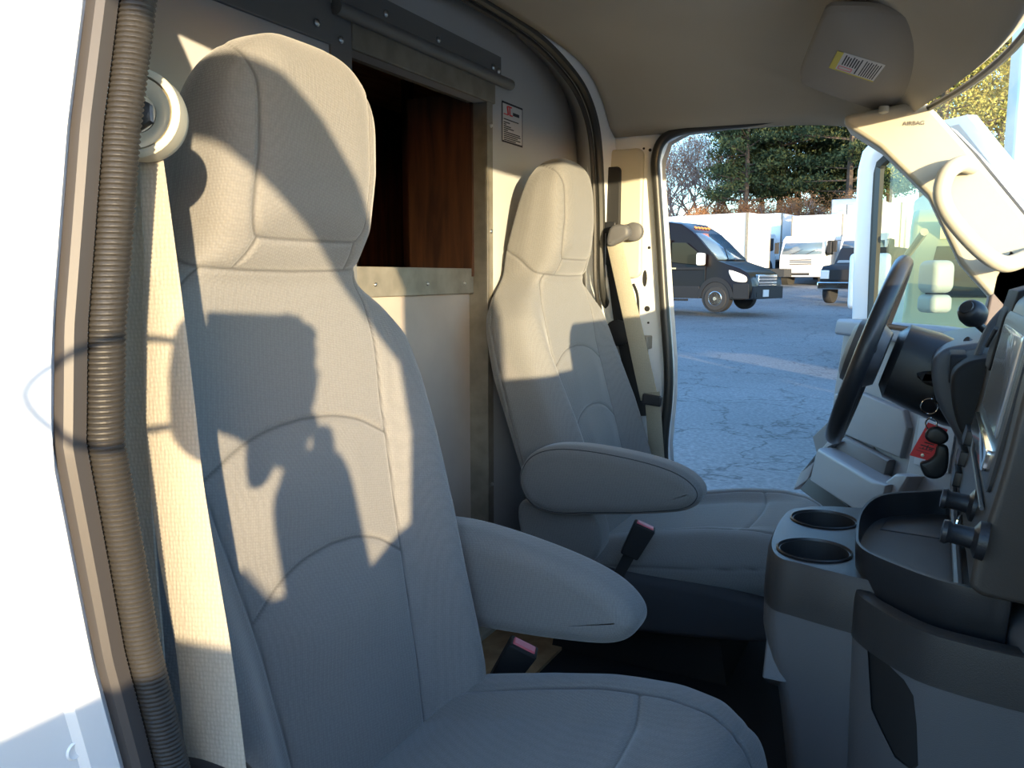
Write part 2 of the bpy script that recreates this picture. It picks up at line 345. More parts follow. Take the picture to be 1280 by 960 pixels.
# warning notice on the bulkhead
nt_ = thing('bulkhead_notice', (XB + .001, 1.765, 1.905), 'small white notice with a red emblem and fine print stuck on the bulkhead', 'notice')
obj('sheet', bx(XB + .0005, XB + .0015, 1.716, 1.816, 1.905, 1.993), 'paper', nt_, sm=False)
obj('border', join(bx(XB + .0015, XB + .002, 1.714, 1.818, 1.990, 1.994), bx(XB + .0015, XB + .002, 1.714, 1.818, 1.904, 1.908), bx(XB + .0015, XB + .002, 1.714, 1.716, 1.904, 1.994), bx(XB + .0015, XB + .002, 1.816, 1.818, 1.904, 1.994)), 'ink', nt_, sm=False)
obj('emblem', join(bx(XB + .0015, XB + .0022, 1.741, 1.762, 1.984, 1.987), box((XB + .0018, 1.742, 1.976), (.0006, .006, .02), (.25, 0, 0)), box((XB + .0018, 1.752, 1.976), (.0006, .005, .018), (.1, 0, 0)), bx(XB + .0015, XB + .0022, 1.752, 1.766, 1.966, 1.969), bx(XB + .0015, XB + .0022, 1.722, 1.742, 1.966, 1.968)), 'redtag', nt_, sm=False)
def text(body, loc, size, rot, m, parent, name='lettering', align='LEFT', ext=.0002):
    c = bpy.data.curves.new(name, 'FONT'); c.body = body; c.size = size; c.extrude = ext; c.align_x = align
    o = bpy.data.objects.new(name, c); COL.objects.link(o); c.materials.append(M[m]); o.rotation_euler = rot; o.parent = parent
    bpy.context.view_layer.update(); me = bpy.data.meshes.new_from_object(o.evaluated_get(bpy.context.evaluated_depsgraph_get())); bpy.data.objects.remove(o)
    o = bpy.data.objects.new(name, me); COL.objects.link(o); o.rotation_euler = rot; o.parent = parent; o['kind'] = 'stuff'
    o.location = Vector(loc) - (Vector((0, 0, 0)) if parent.get('_local') else origin(parent)); return o
RX = (math.radians(90), 0, math.radians(90))
lines = join(bx(XB + .0015, XB + .002, 1.768, 1.80, 1.969, 1.976), *[bx(XB + .0015, XB + .002, 1.722, 1.722 + wl, z, z + .0022) for z, wl in
    [(1.955, .075)] + [(1.948 - .0043 * k, l) for k, l in enumerate((.03, .012, .035, .05, .02, .082, .085, .07, .084, .06))]])
obj('fine_print', lines, 'ink', nt_, sm=False)
# headliner
def xh(y): return .10 - .145 * ((y - 1.24) / .75) ** 2
def headz(x, y):
    t = min(1, max(0, (x + .78) / (xh(y) + .78)))
    q = min(1, abs((y - 1.24) / .885)); return 2.143 - .16 * q ** 8 - .18 * t ** 6 * (1 - .8 * q ** 8)
hl = obj('ceiling', grid(lambda a, b: (lambda y: (-.78 + a * (xh(y) + .78), y, headz(-.78 + a * (xh(y) + .78), y)))(.345 + b * 1.79), 40, 60), 'liner'); solid(hl, -.03, -1)
hl.modifiers['thickness'].offset = 1; tag(hl, 'beige-grey cloth headliner of the cab', kind='structure')
# outer roof skin over the headliner
rf = obj('roof', grid(lambda a, b: (lambda y: (-.92 + a * (xh(y) + .96), y, max(headz(-.5, y), 1.97) + .06 - .08 * a ** 6))(.25 + b * 1.98), 20, 30), 'white'); solid(rf, .01); tag(rf, 'white painted roof skin of the cab', kind='structure')
# arch flange + dark seal at the back of the cab
arch = [(1.05, 2.122), (1.30, 2.124), (1.437, 2.121), (1.57, 2.121), (1.70, 2.115), (1.812, 2.098), (1.92, 2.07), (1.986, 2.037), (2.035, 1.99), (2.062, 1.93), (2.078, 1.85), (2.09, 1.75), (2.097, 1.612), (2.115, 1.55), (2.15, 1.48), (2.16, 1.2), (2.16, .8)]
arch = [tuple(p) for p in spline(arch, 5)]
archL = [(2.48 - y, z) for y, z in reversed(arch[1:])]
full = archL + arch
fl = obj('arch_flange', loft([[(-.79, y, z) for y, z in full], [(-.785, 1.24 + (y - 1.24) * 1.03, 1.1 + (z - 1.1) * 1.018) for y, z in full], [(-.775, 1.24 + (y - 1.24) * 1.06, 1.1 + (z - 1.1) * 1.06) for y, z in full]], False, False), 'white'); tag(fl, 'white painted steel arch flange at the back of the cab', kind='structure')
asl = thing('arch_seal', (-.8, 1.24, .8), 'dark rubber seal around the arch between cab and cargo body', 'seal')
obj('bead', tube([(-.80, y, z) for y, z in full], .011, 8), 'sealdark', asl)
obj('fin', tube([(-.815, y - .008 * (1 if y > 1.24 else -1), z - .01) for y, z in full], .006, 6), 'rubber', asl)
# closing sheet between arch and bulkhead
cs = obj('wall_return', loft([[(-.80, 1.24 + (y - 1.24) * 1.03, 1.1 + (z - 1.1) * 1.015) for y, z in full], [(XB, 1.24 + (y - 1.24) * 1.12, 1.1 + (z - 1.1) * 1.05) for y, z in full]], False, False), 'bulk'); solid(cs, .01); tag(cs, 'grey painted return between the cab arch and bulkhead', kind='structure')
# driver side body wall around the door opening (plane y = 2.13)
open_d = [(-.60, .78), (-.61, 1.0), (-.623, 1.144), (-.614, 1.28), (-.616, 1.38), (-.632, 1.54), (-.645, 1.69), (-.658, 1.83), (-.662, 1.90), (-.645, 1.945), (-.60, 1.966), (-.5, 1.972), (-.3, 1.970), (-.16, 1.95), (-.06, 1.87), (.02, 1.76), (.12, 1.62), (.22, 1.50), (.36, 1.40), (.42, 1.3), (.42, .78)]
def side_wall(op, y, yo, name, lab):
    out = [(-.86, .70), (-.86, 1.0), (-.86, 1.144), (-.86, 1.28), (-.86, 1.38), (-.86, 1.54), (-.86, 1.69), (-.86, 1.83), (-.86, 1.95), (-.80, 2.02), (-.70, 2.05), (-.5, 2.06), (-.3, 2.05), (-.10, 2.0), (.02, 1.92), (.10, 1.83), (.22, 1.68), (.34, 1.56), (.50, 1.45), (.66, 1.35), (.66, .70)]
    rings = [[(x, y + (yo - y) * .5, z) for x, z in op], [(x, y, z) for x, z in op], [(x, y, z) for x, z in out], [(x, yo, z) for x, z in out], [(x, yo, z) for x, z in op]]
    o = obj(name, loft(rings, False, False), 'white', bevel=.004); tag(o, lab, kind='structure'); return o
wl = side_wall(open_d, 2.13, 2.20, 'wall_left', 'white painted body side around the driver door opening')
open_p = [(x + (.185 if x < -.4 else 0), z) for x, z in open_d]; open_p[8] = (-.495, 1.905); open_p[9] = (-.48, 1.955); open_p[10] = (-.44, 1.985); open_p[11] = (-.36, 1.99); open_p[12] = (-.3, 1.985)
def pbulge(z): # tumblehome of the passenger pillar
    return float(np.interp(z, [.7, 1.25, 1.36, 1.50, 1.57, 1.69, 1.78, 2.0], [.37, .350, .329, .312, .318, .337, .356, .37]))
def nearwall():
    out = [(-.90, z) for x, z in open_p[:10]]
    A = [(-.46, pbulge(z), z) for x, z in open_p[:10]]
    B = [(-.90, pbulge(z) + .02, z) for x, z in open_p[:10]]
    return A, B
zz = np.linspace(.72, 2.02, 40)
def xo(z): return -.11 * max(0, (z - 1.83) / .19) ** 1.4
pj = obj('wall_right', loft([[(-.90, pbulge(z) + .03, z) for z in zz], [(-.47 + xo(z), pbulge(z) + .03, z) for z in zz], [(-.462 + xo(z), pbulge(z) + .004, z) for z in zz], [(-.462 + xo(z), pbulge(z) - .005, z) for z in zz], [(-.462 + xo(z), pbulge(z) - .010, z) for z in zz], [(-.455 + xo(z), pbulge(z) - .012, z) for z in zz], [(-.455 + xo(z), pbulge(z) - .030, z) for z in zz], [(-.460 + xo(z), pbulge(z) - .034, z) for z in zz], [(-.460 + xo(z), pbulge(z) - .13, z) for z in zz], [(-.48 + xo(z), pbulge(z) - .15, z) for z in zz], [(-.90, pbulge(z) - .15, z) for z in zz]], False, False), 'white')
tag(pj, 'white painted passenger door pillar in full sunlight', kind='structure')
for z in (1.345, 1.308, 1.272): obj('dimple', lathe([(.006, 0), (.005, .0012), (.003, .0004), (.0005, .0002)], (-.46, pbulge(z) - .034, z), (1, 0, 0), 16), 'white', pj)
obj('pillar_bolt', lathe([(.007, 0), (.006, .002), (.0005, .003)], (-.46, .283, 1.586), (1, 0, 0), 16), 'white', pj)
# passenger side rest of the ring: header and front pillar
hp = [(x + (.055 if x > -.1 and z > 1.45 else 0), z) for x, z in open_p[8:]]
out_p = [(-.46, 2.02), (-.46, 2.03), (-.45, 2.05), (-.36, 2.06), (-.3, 2.05), (-.10, 2.0), (-.02, 1.92), (.09, 1.83), (.19, 1.68), (.28, 1.56), (.38, 1.48), (.66, 1.40), (.66, .70)]
hh = obj('trim_1', loft([[(x, .35, z) for x, z in hp], [(x, .35, z) for x, z in out_p], [(x, .26, z) for x, z in out_p], [(x, .26, z) for x, z in hp], [(x, .35, z) for x, z in hp]], False, False), 'white'); tag(hh, 'white header and windscreen pillar of the passenger door opening', kind='structure')
# seals
ps = thing('door_seal', (-.46, .33, .8), 'thick ribbed grey rubber seal running down the passenger door pillar', 'seal')
zs = np.linspace(.8, 2.0, 150)
def ribbed(path, r, n=12):
    """finely ribbed bead"""
    P = [Vector(p) for p in path]; rings = []
    for i in range(len(P) - 1):
        for t, k in ((0, .90), (.35, 1.0), (.65, 1.0), (.98, .90)):
            p = P[i].lerp(P[i + 1], t); rings.append([p + Vector((math.cos(a) * r * k, math.sin(a) * r * k * 1.1, 0)) for a in [2 * math.pi * q / n for q in range(n)]])
    return loft(rings)
obj('bead', ribbed([(-.452 + xo(z), pbulge(z) + .022, z) for z in np.linspace(.9, 1.98, 330)], .0105), 'rubber', ps)
obj('lip', loft([[(-.462 + xo(z), pbulge(z) + .011, z) for z in zs], [(-.452 + xo(z), pbulge(z) + .009, z) for z in zs], [(-.449 + xo(z), pbulge(z) - .002, z) for z in zs], [(-.452 + xo(z), pbulge(z) - .006, z) for z in zs], [(-.461 + xo(z), pbulge(z) - .006, z) for z in zs]], False, False), 'lip', ps)
ds = thing('door_seal', (-.64, 2.12, .8), 'black rubber seal around the driver door opening', 'seal')
sp_ = [tuple(p) for p in spline([(x - .002, 2.118, z) for x, z in open_d], 5)]
obj('bead', tube(sp_, .0125, 10), 'sealdark', ds)
# driver door pillar furnishings
bp = thing('pillar_trim', (-.72, 2.12, 1.55), 'cream trim panel on the driver side door pillar', 'pillar trim')
obj('panel', pillow(rrect(-.80, -.695, 1.595, 1.93, .02), 'y', 2.128, 2.108, .008, sp=0), 'cream', bp)
obj('belt_slot', pillow(rrect(-.800, -.752, 1.63, 1.885, .012), 'y', 2.110, 2.098, .004, sp=0), 'softblack', bp)
obj('slot_slider', box((-.775, 2.094, 1.728), (.03, .012, .03)), 'blackp', bp, bevel=.003)
for x, z, rx, rz in ((-.683, 1.925, .004, .004), (-.680, 1.675, .004, .004), (-.69, 1.595, .006, .022), (-.682, 1.515, .0075, .0075), (-.678, 1.478, .003, .003), (-.70, 1.93, .003, .003)):
    obj('hole_dark_disc', prism(circ(x, z, rx, 16, rz), 'y', 2.131, 2.1285), 'softblack', wl)  # flat black discs stand in for the dark of open holes
rc = thing('belt_retractor', (-.72, 2.11, 1.38), 'galvanised belt retractor bracket and wiring on the driver door pillar', 'retractor')
obj('bracket', join(bx(-.70, -.665, 2.085, 2.128, 1.41, 1.445), bx(-.69, -.675, 2.09, 2.128, 1.36, 1.41)), 'alu', rc, bevel=.003)
obj('wire', tube(spline([(-.715, 2.11, 1.58), (-.70, 2.10, 1.55), (-.695, 2.095, 1.50), (-.70, 2.10, 1.46), (-.68, 2.1, 1.44)], 6), .004, 6), 'softblack', rc)
obj('spool', lathe([(.03, 0), (.035, .005), (.035, .03), (.01, .034)], (-.755, 2.128, 1.45), (0, -1, 0), 20), 'blackp', rc)
# driver belt
fb = thing('seat_belt', (-.77, 2.06, 1.7), 'tan driver seat belt hanging from a grey guide loop on the far pillar', 'seat belt')
c = at(773, 293, y=2.05)
obj('guide_cover', pillow([(c.x - .030, c.z - .02), (c.x - .022, c.z + .016), (c.x + .0, c.z + .026), (c.x + .026, c.z + .018), (c.x + .028, c.z - .005), (c.x + .0, c.z - .022), (c.x - .02, c.z - .030)], 'y', 2.04, 2.075, .010), 'greyp', fb)
obj('anchor_ring', lathe([(.024, 0), (.024, .018), (.016, .022)], (c.x + .028, 2.10, c.z + .008), (0, -1, 0), 20), 'greyp', fb)
b0, b1, b2 = at(768, 305, y=2.06), at(790, 400, y=2.05), at(812, 500, y=2.02)
obj('webbing', ribbon([b0, b0.lerp(b1, .5), b1, b1.lerp(b2, .5), b2], (1, .15, .12), [.040, .042, .044, .046, .046]), 'belt_dark', fb)
b3 = at(815, 490, y=2.0); b4 = at(822, 585, y=2.02)
obj('lower_webbing', ribbon([b3, b4, at(826, 640, y=2.04)], (1, 0, .1), .04), 'belt_dark', fb)
obj('rear_webbing', ribbon([at(764, 300, y=2.10), at(777, 400, y=2.11), at(800, 520, y=2.11)], (1, .1, .1), .044), 'softblack', fb)
obj('tongue', box(at(815, 500, y=2.0), (.05, .012, .028), (0, .1, 0)), 'blackp', fb, bevel=.004)
# passenger belt
pb = thing('seat_belt', (-.5, .43, 1.2), 'beige passenger seat belt hanging beside the near seat from a chrome-lined guide', 'seat belt')
dc = Vector((-.512, .425, 1.712)); ax = Vector((.45, -.86, .10)).normalized()
obj('guide_cover', lathe([(.001, .0), (.025, .0), (.030, .006), (.0315, .013), (.0315, .026), (.029, .028), (.0265, .028), (.026, .022)], dc - ax * .012, ax, 40, cap=False), 'cream', pb)
obj('guide_ring', lathe([(.0265, .0), (.025, .004), (.019, .0045), (.014, .002), (.012, -.004), (.001, -.005)], dc + ax * .011, ax, 40), 'chrome', pb)
obj('guide_bolt', lathe([(.012, -.004), (.012, .004), (.008, .006), (.001, .006)], dc + ax * .010, ax, 6), 'blackp', pb)
def bw(us, vs, y): return [at(u, v, y=y) for u, v in zip(us, vs)]
vv = [190, 300, 400, 500, 600, 700, 800, 870, 945, 1010]
L = [172, 180, 178, 181, 187, 199, 218, 226, 231, 236]; R_ = [203, 218, 231, 243, 254, 270, 287, 297, 306, 314]
yb = [.43 - .00003 * (v - 190) for v in vv]
def strap(Lu, Ru, vs, ys):
    a = [at(u, v, y=y - .004) for u, v, y in zip(Lu, vs, ys)]; b = [at(u, v, y=y + .004) for u, v, y in zip(Ru, vs, ys)]
    sa = spline(a, 6); sb = spline(b, 6); rings = []
    for p, q in zip(sa, sb):
        p = Vector(p); q = Vector(q); n_ = Vector((.3, -.95, 0)).normalized() * .0012
        rings.append([p, p.lerp(q, .04) + n_, p.lerp(q, .5) + n_ * 1.3, p.lerp(q, .96) + n_, q, p.lerp(q, .96) - n_, p.lerp(q, .5) - n_, p.lerp(q, .04) - n_])
    return loft(rings)
obj('webbing', strap(L, R_, vv, yb), 'belt', pb)
obj('rear_webbing', strap([150, 150, 149, 150, 153, 163, 176, 186], [176, 182, 184, 187, 191, 198, 205, 209], [200, 320, 420, 520, 620, 720, 800, 870], [.445] * 8), 'belt', pb)
tp = at(262, 950, y=.415)
obj('tongue', pillow([(tp.x - .035, tp.z - .012), (tp.x - .03, tp.z + .004), (tp.x, tp.z + .008), (tp.x + .034, tp.z + .002), (tp.x + .042, tp.z - .016), (tp.x, tp.z - .03)], 'y', .40, .425, .006), 'blackp', pb)
# ------------------------------------------------------------------ windscreen, pillars, handle, visor
def trimA(y0, y1, name, lab):
    poly = [(-.20, 1.945), (-.05, 1.965), (-.02, 1.935), (.05, 1.85), (.165, 1.70), (.36, 1.50), (.40, 1.40), (.20, 1.42), (.165, 1.479), (.04, 1.626), (-.028, 1.768), (-.126, 1.872), (-.20, 1.925)]
    o = obj(name, prism(poly, 'y', y0, y1), 'cream', bevel=.012, seg=3); return o
tl = trimA(1.97, 2.10, 'trim_2', ''); tag(tl, 'cream windscreen pillar trim on the driver side, bright in the sun', kind='structure')
tl2 = obj('trim_3', prism([(-.05, 1.965), (-.03, 1.935), (.02, 1.85), (.11, 1.70), (.20, 1.54), (.26, 1.46), (.20, 1.44), (.10, 1.60), (.0, 1.78), (-.12, 1.93)], 'y', .35, .42), 'cream', bevel=.01); tag(tl2, 'cream windscreen pillar trim on the passenger side', kind='structure')
lp = obj('trim_4', prism([(at(1262, 320, y=1.95).x, 1.66), (at(1243, 345, y=1.95).x, at(1243, 345, y=1.95).z), (at(1222, 440, y=1.95).x, 1.44), (.30, 1.44), (.26, 1.56)], 'y', 1.97, 2.06), mat('brown_trim', (.20, .165, .16), .7), bevel=.006); tag(lp, 'brown-grey lower windscreen pillar trim above the dash', kind='structure')
gh = thing('grab_handle', (.0, 1.93, 1.7), 'cream moulded grab handle on the driver side windscreen pillar', 'handle')
hpth = [at(1215, 208, y=1.965), at(1200, 205, y=1.93), at(1184, 217, y=1.905), at(1177, 240, y=1.90), at(1184, 264, y=1.90), at(1206, 293, y=1.90), at(1232, 318, y=1.90), at(1255, 330, y=1.905), at(1276, 325, y=1.93), at(1290, 318, y=1.965)]
obj('bar', tube([tuple(p) for p in spline(hpth, 6)], .0165, 16), 'cream', gh)
ab = thing('airbag_emblem', (-.05, 1.965, 1.9), 'small embossed lettering patch on the cream pillar trim', 'emblem')
text('AIRBAG', at(1128, 157, y=1.968), .012, (math.radians(90), math.radians(2), 0), 'doorp2', ab)
wsg = obj('window_1', grid(lambda a, b: (lambda y: (xh(y) + .012 + a * (.62 - xh(y) - .25 * ((y - 1.24) / .85) ** 2), y, 1.955 - .50 * a))(.40 + b * 1.68), 6, 16), 'wglass'); tag(wsg, 'windscreen glass of the cab', kind='structure')
obj('glass_edge', tube([(xh(y) + .004, y, 1.947) for y in np.linspace(.42, 2.03, 30)], .007, 8), 'sealdark', wsg)
obj('glass_edge', tube([(-.022, 2.03, 1.935), (.056, 2.03, 1.85), (.171, 2.03, 1.70), (.37, 2.03, 1.50)], .006, 8), 'sealdark', wsg)
# visor
vs_ = thing('sun_visor', (-.12, 1.78, 2.0), 'grey cloth sun visor folded up against the headliner', 'sun visor')
def visz(x, y):
    A = np.array([[-.184, 1.547, 1], [.004, 1.667, 1], [-.107, 1.98, 1], [-.265, 1.775, 1]]); z = np.array([2.062, 2.036, 1.972, 2.005]); c_, *_r = np.linalg.lstsq(A, z, rcond=None)
    return float(c_ @ np.array([x, y, 1]))
Pa, Pb, Pc = at(1040, 8, z=2.064), at(1203, 40, z=2.032), at(1108, 136, z=1.962); Pn = (Pb - Pa).cross(Pc - Pa).normalized()
def onpl(u, v, off=0):
    d = _f + _r * ((u - 640) / FPX) + _u * ((480 - v) / FPX); return EYE + d * ((Pa + Vector((0, 0, off)) - EYE).dot(Pn) / d.dot(Pn))
vp2 = spline([tuple(onpl(u, v)) for u, v in ((1048, 7), (1100, 9), (1180, 20), (1200, 27), (1207, 38), (1198, 47), (1186, 52), (1124, 124), (1113, 134), (1098, 136), (1012, 106), (1001, 96), (1003, 78), (1026, 22), (1034, 10))], 5, True); vc = sum((Vector(p) for p in vp2), Vector()) / len(vp2)
vrings = []
for s, dz in ((.3, .012), (.90, .012), (.975, .009), (1.0, 0), (.985, -.006), (.96, -.009), (.3, -.0095)):
    vrings.append([(vc.x + (p[0] - vc.x) * s, vc.y + (p[1] - vc.y) * s, vc.z + (p[2] - vc.z) * s + dz) for p in vp2])
obj('panel', loft(vrings), 'visor', vs_)
obj('hinge_arm', tube([at(1190, 48, z=2.022), at(1205, 38, z=2.03), at(1222, 46, z=2.035)], .006, 10), 'greyd', vs_)
obj('hinge_clip', lathe([(.010, 0), (.010, .012), (.004, .015)], at(1105, 133, z=1.955), (0, 0, -1), 14), 'cream', vs_)
q = [onpl(u, v, -.0098) for u, v in ((1047, 63), (1107, 81), (1091, 102), (1036, 84))]
def qq(s, t): return q[0].lerp(q[1], s).lerp(q[3].lerp(q[2], s), t)
def patch(s0, s1, t0, t1, d): return ([qq(s0, t0) + Vector((0, 0, d)), qq(s1, t0) + Vector((0, 0, d)), qq(s1, t1) + Vector((0, 0, d)), qq(s0, t1) + Vector((0, 0, d)), qq(s0, t0), qq(s1, t0), qq(s1, t1), qq(s0, t1)], [(0, 1, 2, 3), (4, 7, 6, 5), (0, 4, 5, 1), (1, 5, 6, 2), (2, 6, 7, 3), (3, 7, 4, 0)])
obj('warning_sticker', patch(0, 1, 0, 1, -.0008), 'paper', vs_, sm=False)
obj('sticker_band', join(patch(0, .13, 0, 1, -.0012), patch(.13, 1, .95, 1, -.0012)), 'yellow', vs_, sm=False)
obj('sticker_print', join(*[patch(.20 + .055 * k, .225 + .055 * k, .08 + .04 * (k % 3), .62 if k < 6 else .9, -.0012) for k in range(7)], *[patch(.63 + .05 * k, .65 + .05 * k, .08 + .05 * (k % 2), .9, -.0012) for k in range(7)]), 'ink', vs_, sm=False)
obj('sticker_oval', join(patch(.17, .45, .70, .73, -.0012), patch(.17, .45, .86, .89, -.0012), patch(.16, .18, .72, .88, -.0012), patch(.44, .46, .72, .88, -.0012)), 'red', vs_, sm=False)
# ================================================================== SEATS
def polydist(S, Z, poly):
    d = np.full(S.shape, 9.0)
    for (a0, b0), (a1, b1) in zip(poly[:-1], poly[1:]):
        dx, dy = a1 - a0, b1 - b0; t = np.clip(((S - a0) * dx + (Z - b0) * dy) / (dx * dx + dy * dy + 1e-12), 0, 1)
        d = np.minimum(d, np.hypot(S - a0 - t * dx, Z - b0 - t * dy))
    return d
HEAD_SHIFT = .012
def backrest_mesh():
    NZ, NA = 500, 380
    z0, z1 = .965, 1.872
    t = np.linspace(0, 1, NZ); z = z0 + (z1 - z0) * (t + .012 * np.sin(2 * np.pi * t))
    z[-18:] = z1 - (z1 - z[-18]) * (1 - np.linspace(0, 1, 18)) ** 2.0
    z[:14] = z0 + (z[13] - z0) * np.linspace(0, 1, 14) ** 2
    xf = np.interp(z, [.96, 1.03, 1.14, 1.24, 1.33, 1.44, 1.55, 1.595, 1.625, 1.66, 1.73, 1.80, 1.88], [-.515, -.525, -.545, -.567, -.590, -.617, -.632, -.633, -.612, -.598, -.588, -.588, -.598])
    xr = np.interp(z, [.96, 1.05, 1.23, 1.386, 1.5, 1.584, 1.676, 1.74, 1.83, 1.88], [-.62, -.645, -.70, -.742, -.762, -.765, -.745, -.722, -.686, -.668])
    k = np.ones(9) / 9
    for a in (xf, xr): a[:] = np.convolve(np.pad(a, 4, 'edge'), k, 'valid')
    w_ = np.interp(z, [.96, 1.06, 1.2, 1.40, 1.47, 1.52, 1.56, 1.59, 1.612, 1.64, 1.70, 1.80, 1.88], [.215, .226, .238, .243, .237, .224, .190, .150, .128, .122, .121, .118, .114])
    w_ = np.convolve(np.pad(w_, 6, 'edge'), np.ones(13) / 13, 'valid')
    # round over the top
    top = np.clip((z - (z1 - .105)) / .105, 0, 1); wt = (1 - top ** 2.3) ** (1 / 2.3); top2 = np.clip((z - (z1 - .05)) / .05, 0, 1); at_ = np.sqrt(np.maximum(1e-4, 1 - top2 ** 2.2))
    bot = np.clip(((z0 + .03) - z) / .03, 0, 1); bt = np.sqrt(np.maximum(.02, 1 - bot ** 2))
    w_ = w_ * np.maximum(wt, .02) * (.85 + .15 * bt); xc = (xf + xr) / 2; a_ = (xf - xr) / 2 * at_ * bt
    th = np.linspace(0, 2 * np.pi, 4001); c_, s_ = np.cos(th), np.sin(th)
    V = np.zeros((NZ, NA, 3)); TH = np.zeros((NZ, NA)); S = np.zeros((NZ, NA)); isf = np.zeros((NZ, NA), bool)
    for i in range(NZ):
        n = 3.6 + 1.6 * smooth(1.58, 1.66, z[i])
        yy = w_[i] * np.sign(c_) * np.abs(c_) ** (2 / n); xx = a_[i] * np.sign(s_) * np.abs(s_) ** (2 / n)
        # taper the headrest towards its rear
        if z[i] > 1.55: yy = yy * (1 - .12 * smooth(1.55, 1.68, z[i]) * smooth(0, 1, -xx / max(a_[i], 1e-4)))
        L_ = np.concatenate([[0], np.cumsum(np.hypot(np.diff(yy), np.diff(xx)))]); u = np.linspace(0, L_[-1], NA + 1)[:-1]
        Y = np.interp(u, L_, yy); X = np.interp(u, L_, xx)
        # arc length from front centre: front centre is where theta = pi/2
        l0 = np.interp(np.pi / 2, th, L_); s = u - l0; s = (s + L_[-1] / 2) % L_[-1] - L_[-1] / 2
        V[i, :, 0] = xc[i] + X; V[i, :, 1] = Y; V[i, :, 2] = z[i]; S[i] = -s; isf[i] = X > -a_[i] * .2
    Z = V[:, :, 2]; Yv = V[:, :, 1]; front = smooth(-.2, .6, (V[:, :, 0] - xc[:, None]) / np.maximum(a_, 1e-4)[:, None])
    # bolsters stand forward of the centre panel
    pw = np.interp(Z, [1.0, 1.1, 1.25, 1.45, 1.55, 1.61], [.105, .118, .126, .138, .135, .120]); amp = np.interp(Z, [.97, 1.1, 1.3, 1.45, 1.56, 1.62], [.045, .055, .048, .032, .012, 0])
    ay = np.abs(Yv); B = smooth(0, 1, (ay - pw + .004) / .075) * (1 - .35 * smooth(.19, .25, ay))
    V[:, :, 0] += front * amp * B
    V[:, :, 0] += front * .006 * np.exp(-((ay - pw * .5) / (pw * .6)) ** 2) * (Z < 1.6) * smooth(1.62, 1.5, Z) * 0 if False else 0
    # head panel pillow and lower lumbar pillows
    V[:, :, 0] += front * .007 * smooth(.105, .05, ay) * smooth(1.645, 1.68, Z)
    V[:, :, 0] += front * .010 * smooth(pw, pw * .4, ay) * (np.exp(-((Z - 1.37) / .05) ** 2) + .8 * np.exp(-((Z - 1.23) / .05) ** 2)) * (Z < 1.60)
    # seams
    aS = np.abs(S)
    arc = lambda zc, zs, hw: [(0, zc), (hw * .35, zc - (zc - zs) * .10), (hw * .65, zc - (zc - zs) * .38), (hw * .88, zc - (zc - zs) * .78), (hw, zs)]
    seams = [[(0, 1.606), (.08, 1.608), (.13, 1.613), (.165, 1.628), (.21, 1.655), (.30, 1.69)],
             [(0, 1.642), (.070, 1.643), (.084, 1.650), (.090, 1.668), (.090, 1.70), (.087, 1.79), (.092, 1.82), (.106, 1.845), (.145, 1.862), (.20, 1.870)],
             [(.078, 1.643), (.085, 1.609)],
             [(.118, 1.610), (.134, 1.57), (.142, 1.52), (.139, 1.45), (.130, 1.33), (.122, 1.22), (.112, 1.10), (.10, 1.0)],
             arc(1.443, 1.405, .134), arc(1.305, 1.262, .124)]
    far_ = [(.215, 1.53), (.225, 1.45), (.20, 1.30), (.175, 1.15), (.165, 1.0)]
    d = np.full(S.shape, 9.0); 
    for sm_ in seams: d = np.minimum(d, polydist(aS, Z, [tuple(p) for p in spline(sm_, 6)]))
    gro = np.exp(-(d / .0042) ** 2); V[:, :, 0] -= .0035 * gro * front; V[:, :, 1] += HEAD_SHIFT * smooth(1.57, 1.66, Z)
    V[:, :, 1] -= np.sign(Yv) * .003 * gro * (1 - front)
    d2 = polydist(aS, Z, [(.30, .97), (.305, 1.3), (.295, 1.5), (.26, 1.58)]); g2 = np.exp(-(d2 / .003) ** 2); V[:, :, 1] -= np.sign(Yv) * .0025 * g2 * (1 - front)
    th_ = np.maximum(np.exp(-(d / .0016) ** 2), .8 * np.exp(-(d2 / .0013) ** 2))
    return V, th_
def grid_faces(nr, nc):
    i = np.arange(nr - 1)[:, None] * nc; j = np.arange(nc)[None, :]; j2 = (j + 1) % nc
    F = np.stack([i + j, i + j2, i + nc + j2, i + nc + j], -1).reshape(-1, 4); return F
def dense_obj(name, V, th, m, parent, tf):
    nr, nc, _ = V.shape; W = V.reshape(-1, 3).copy(); W = tf(W) - np.array(origin(parent)); F = grid_faces(nr, nc)
    F = [tuple(f) for f in F.tolist()] + [tuple(range(nc))[::-1], tuple(range((nr - 1) * nc, nr * nc))]
    me = bpy.data.meshes.new(name); me.from_pydata(W.tolist(), [], F)
    bm = bmesh.new(); bm.from_mesh(me); bmesh.ops.recalc_face_normals(bm, faces=bm.faces); bm.to_mesh(me); bm.free()
    me.shade_smooth(); a = me.attributes.new('thread', 'FLOAT', 'POINT'); a.data.foreach_set('value', th.reshape(-1).astype(np.float32))
    me.materials.append(M[m]); o = bpy.data.objects.new(name, me); COL.objects.link(o); o.parent = parent; return o
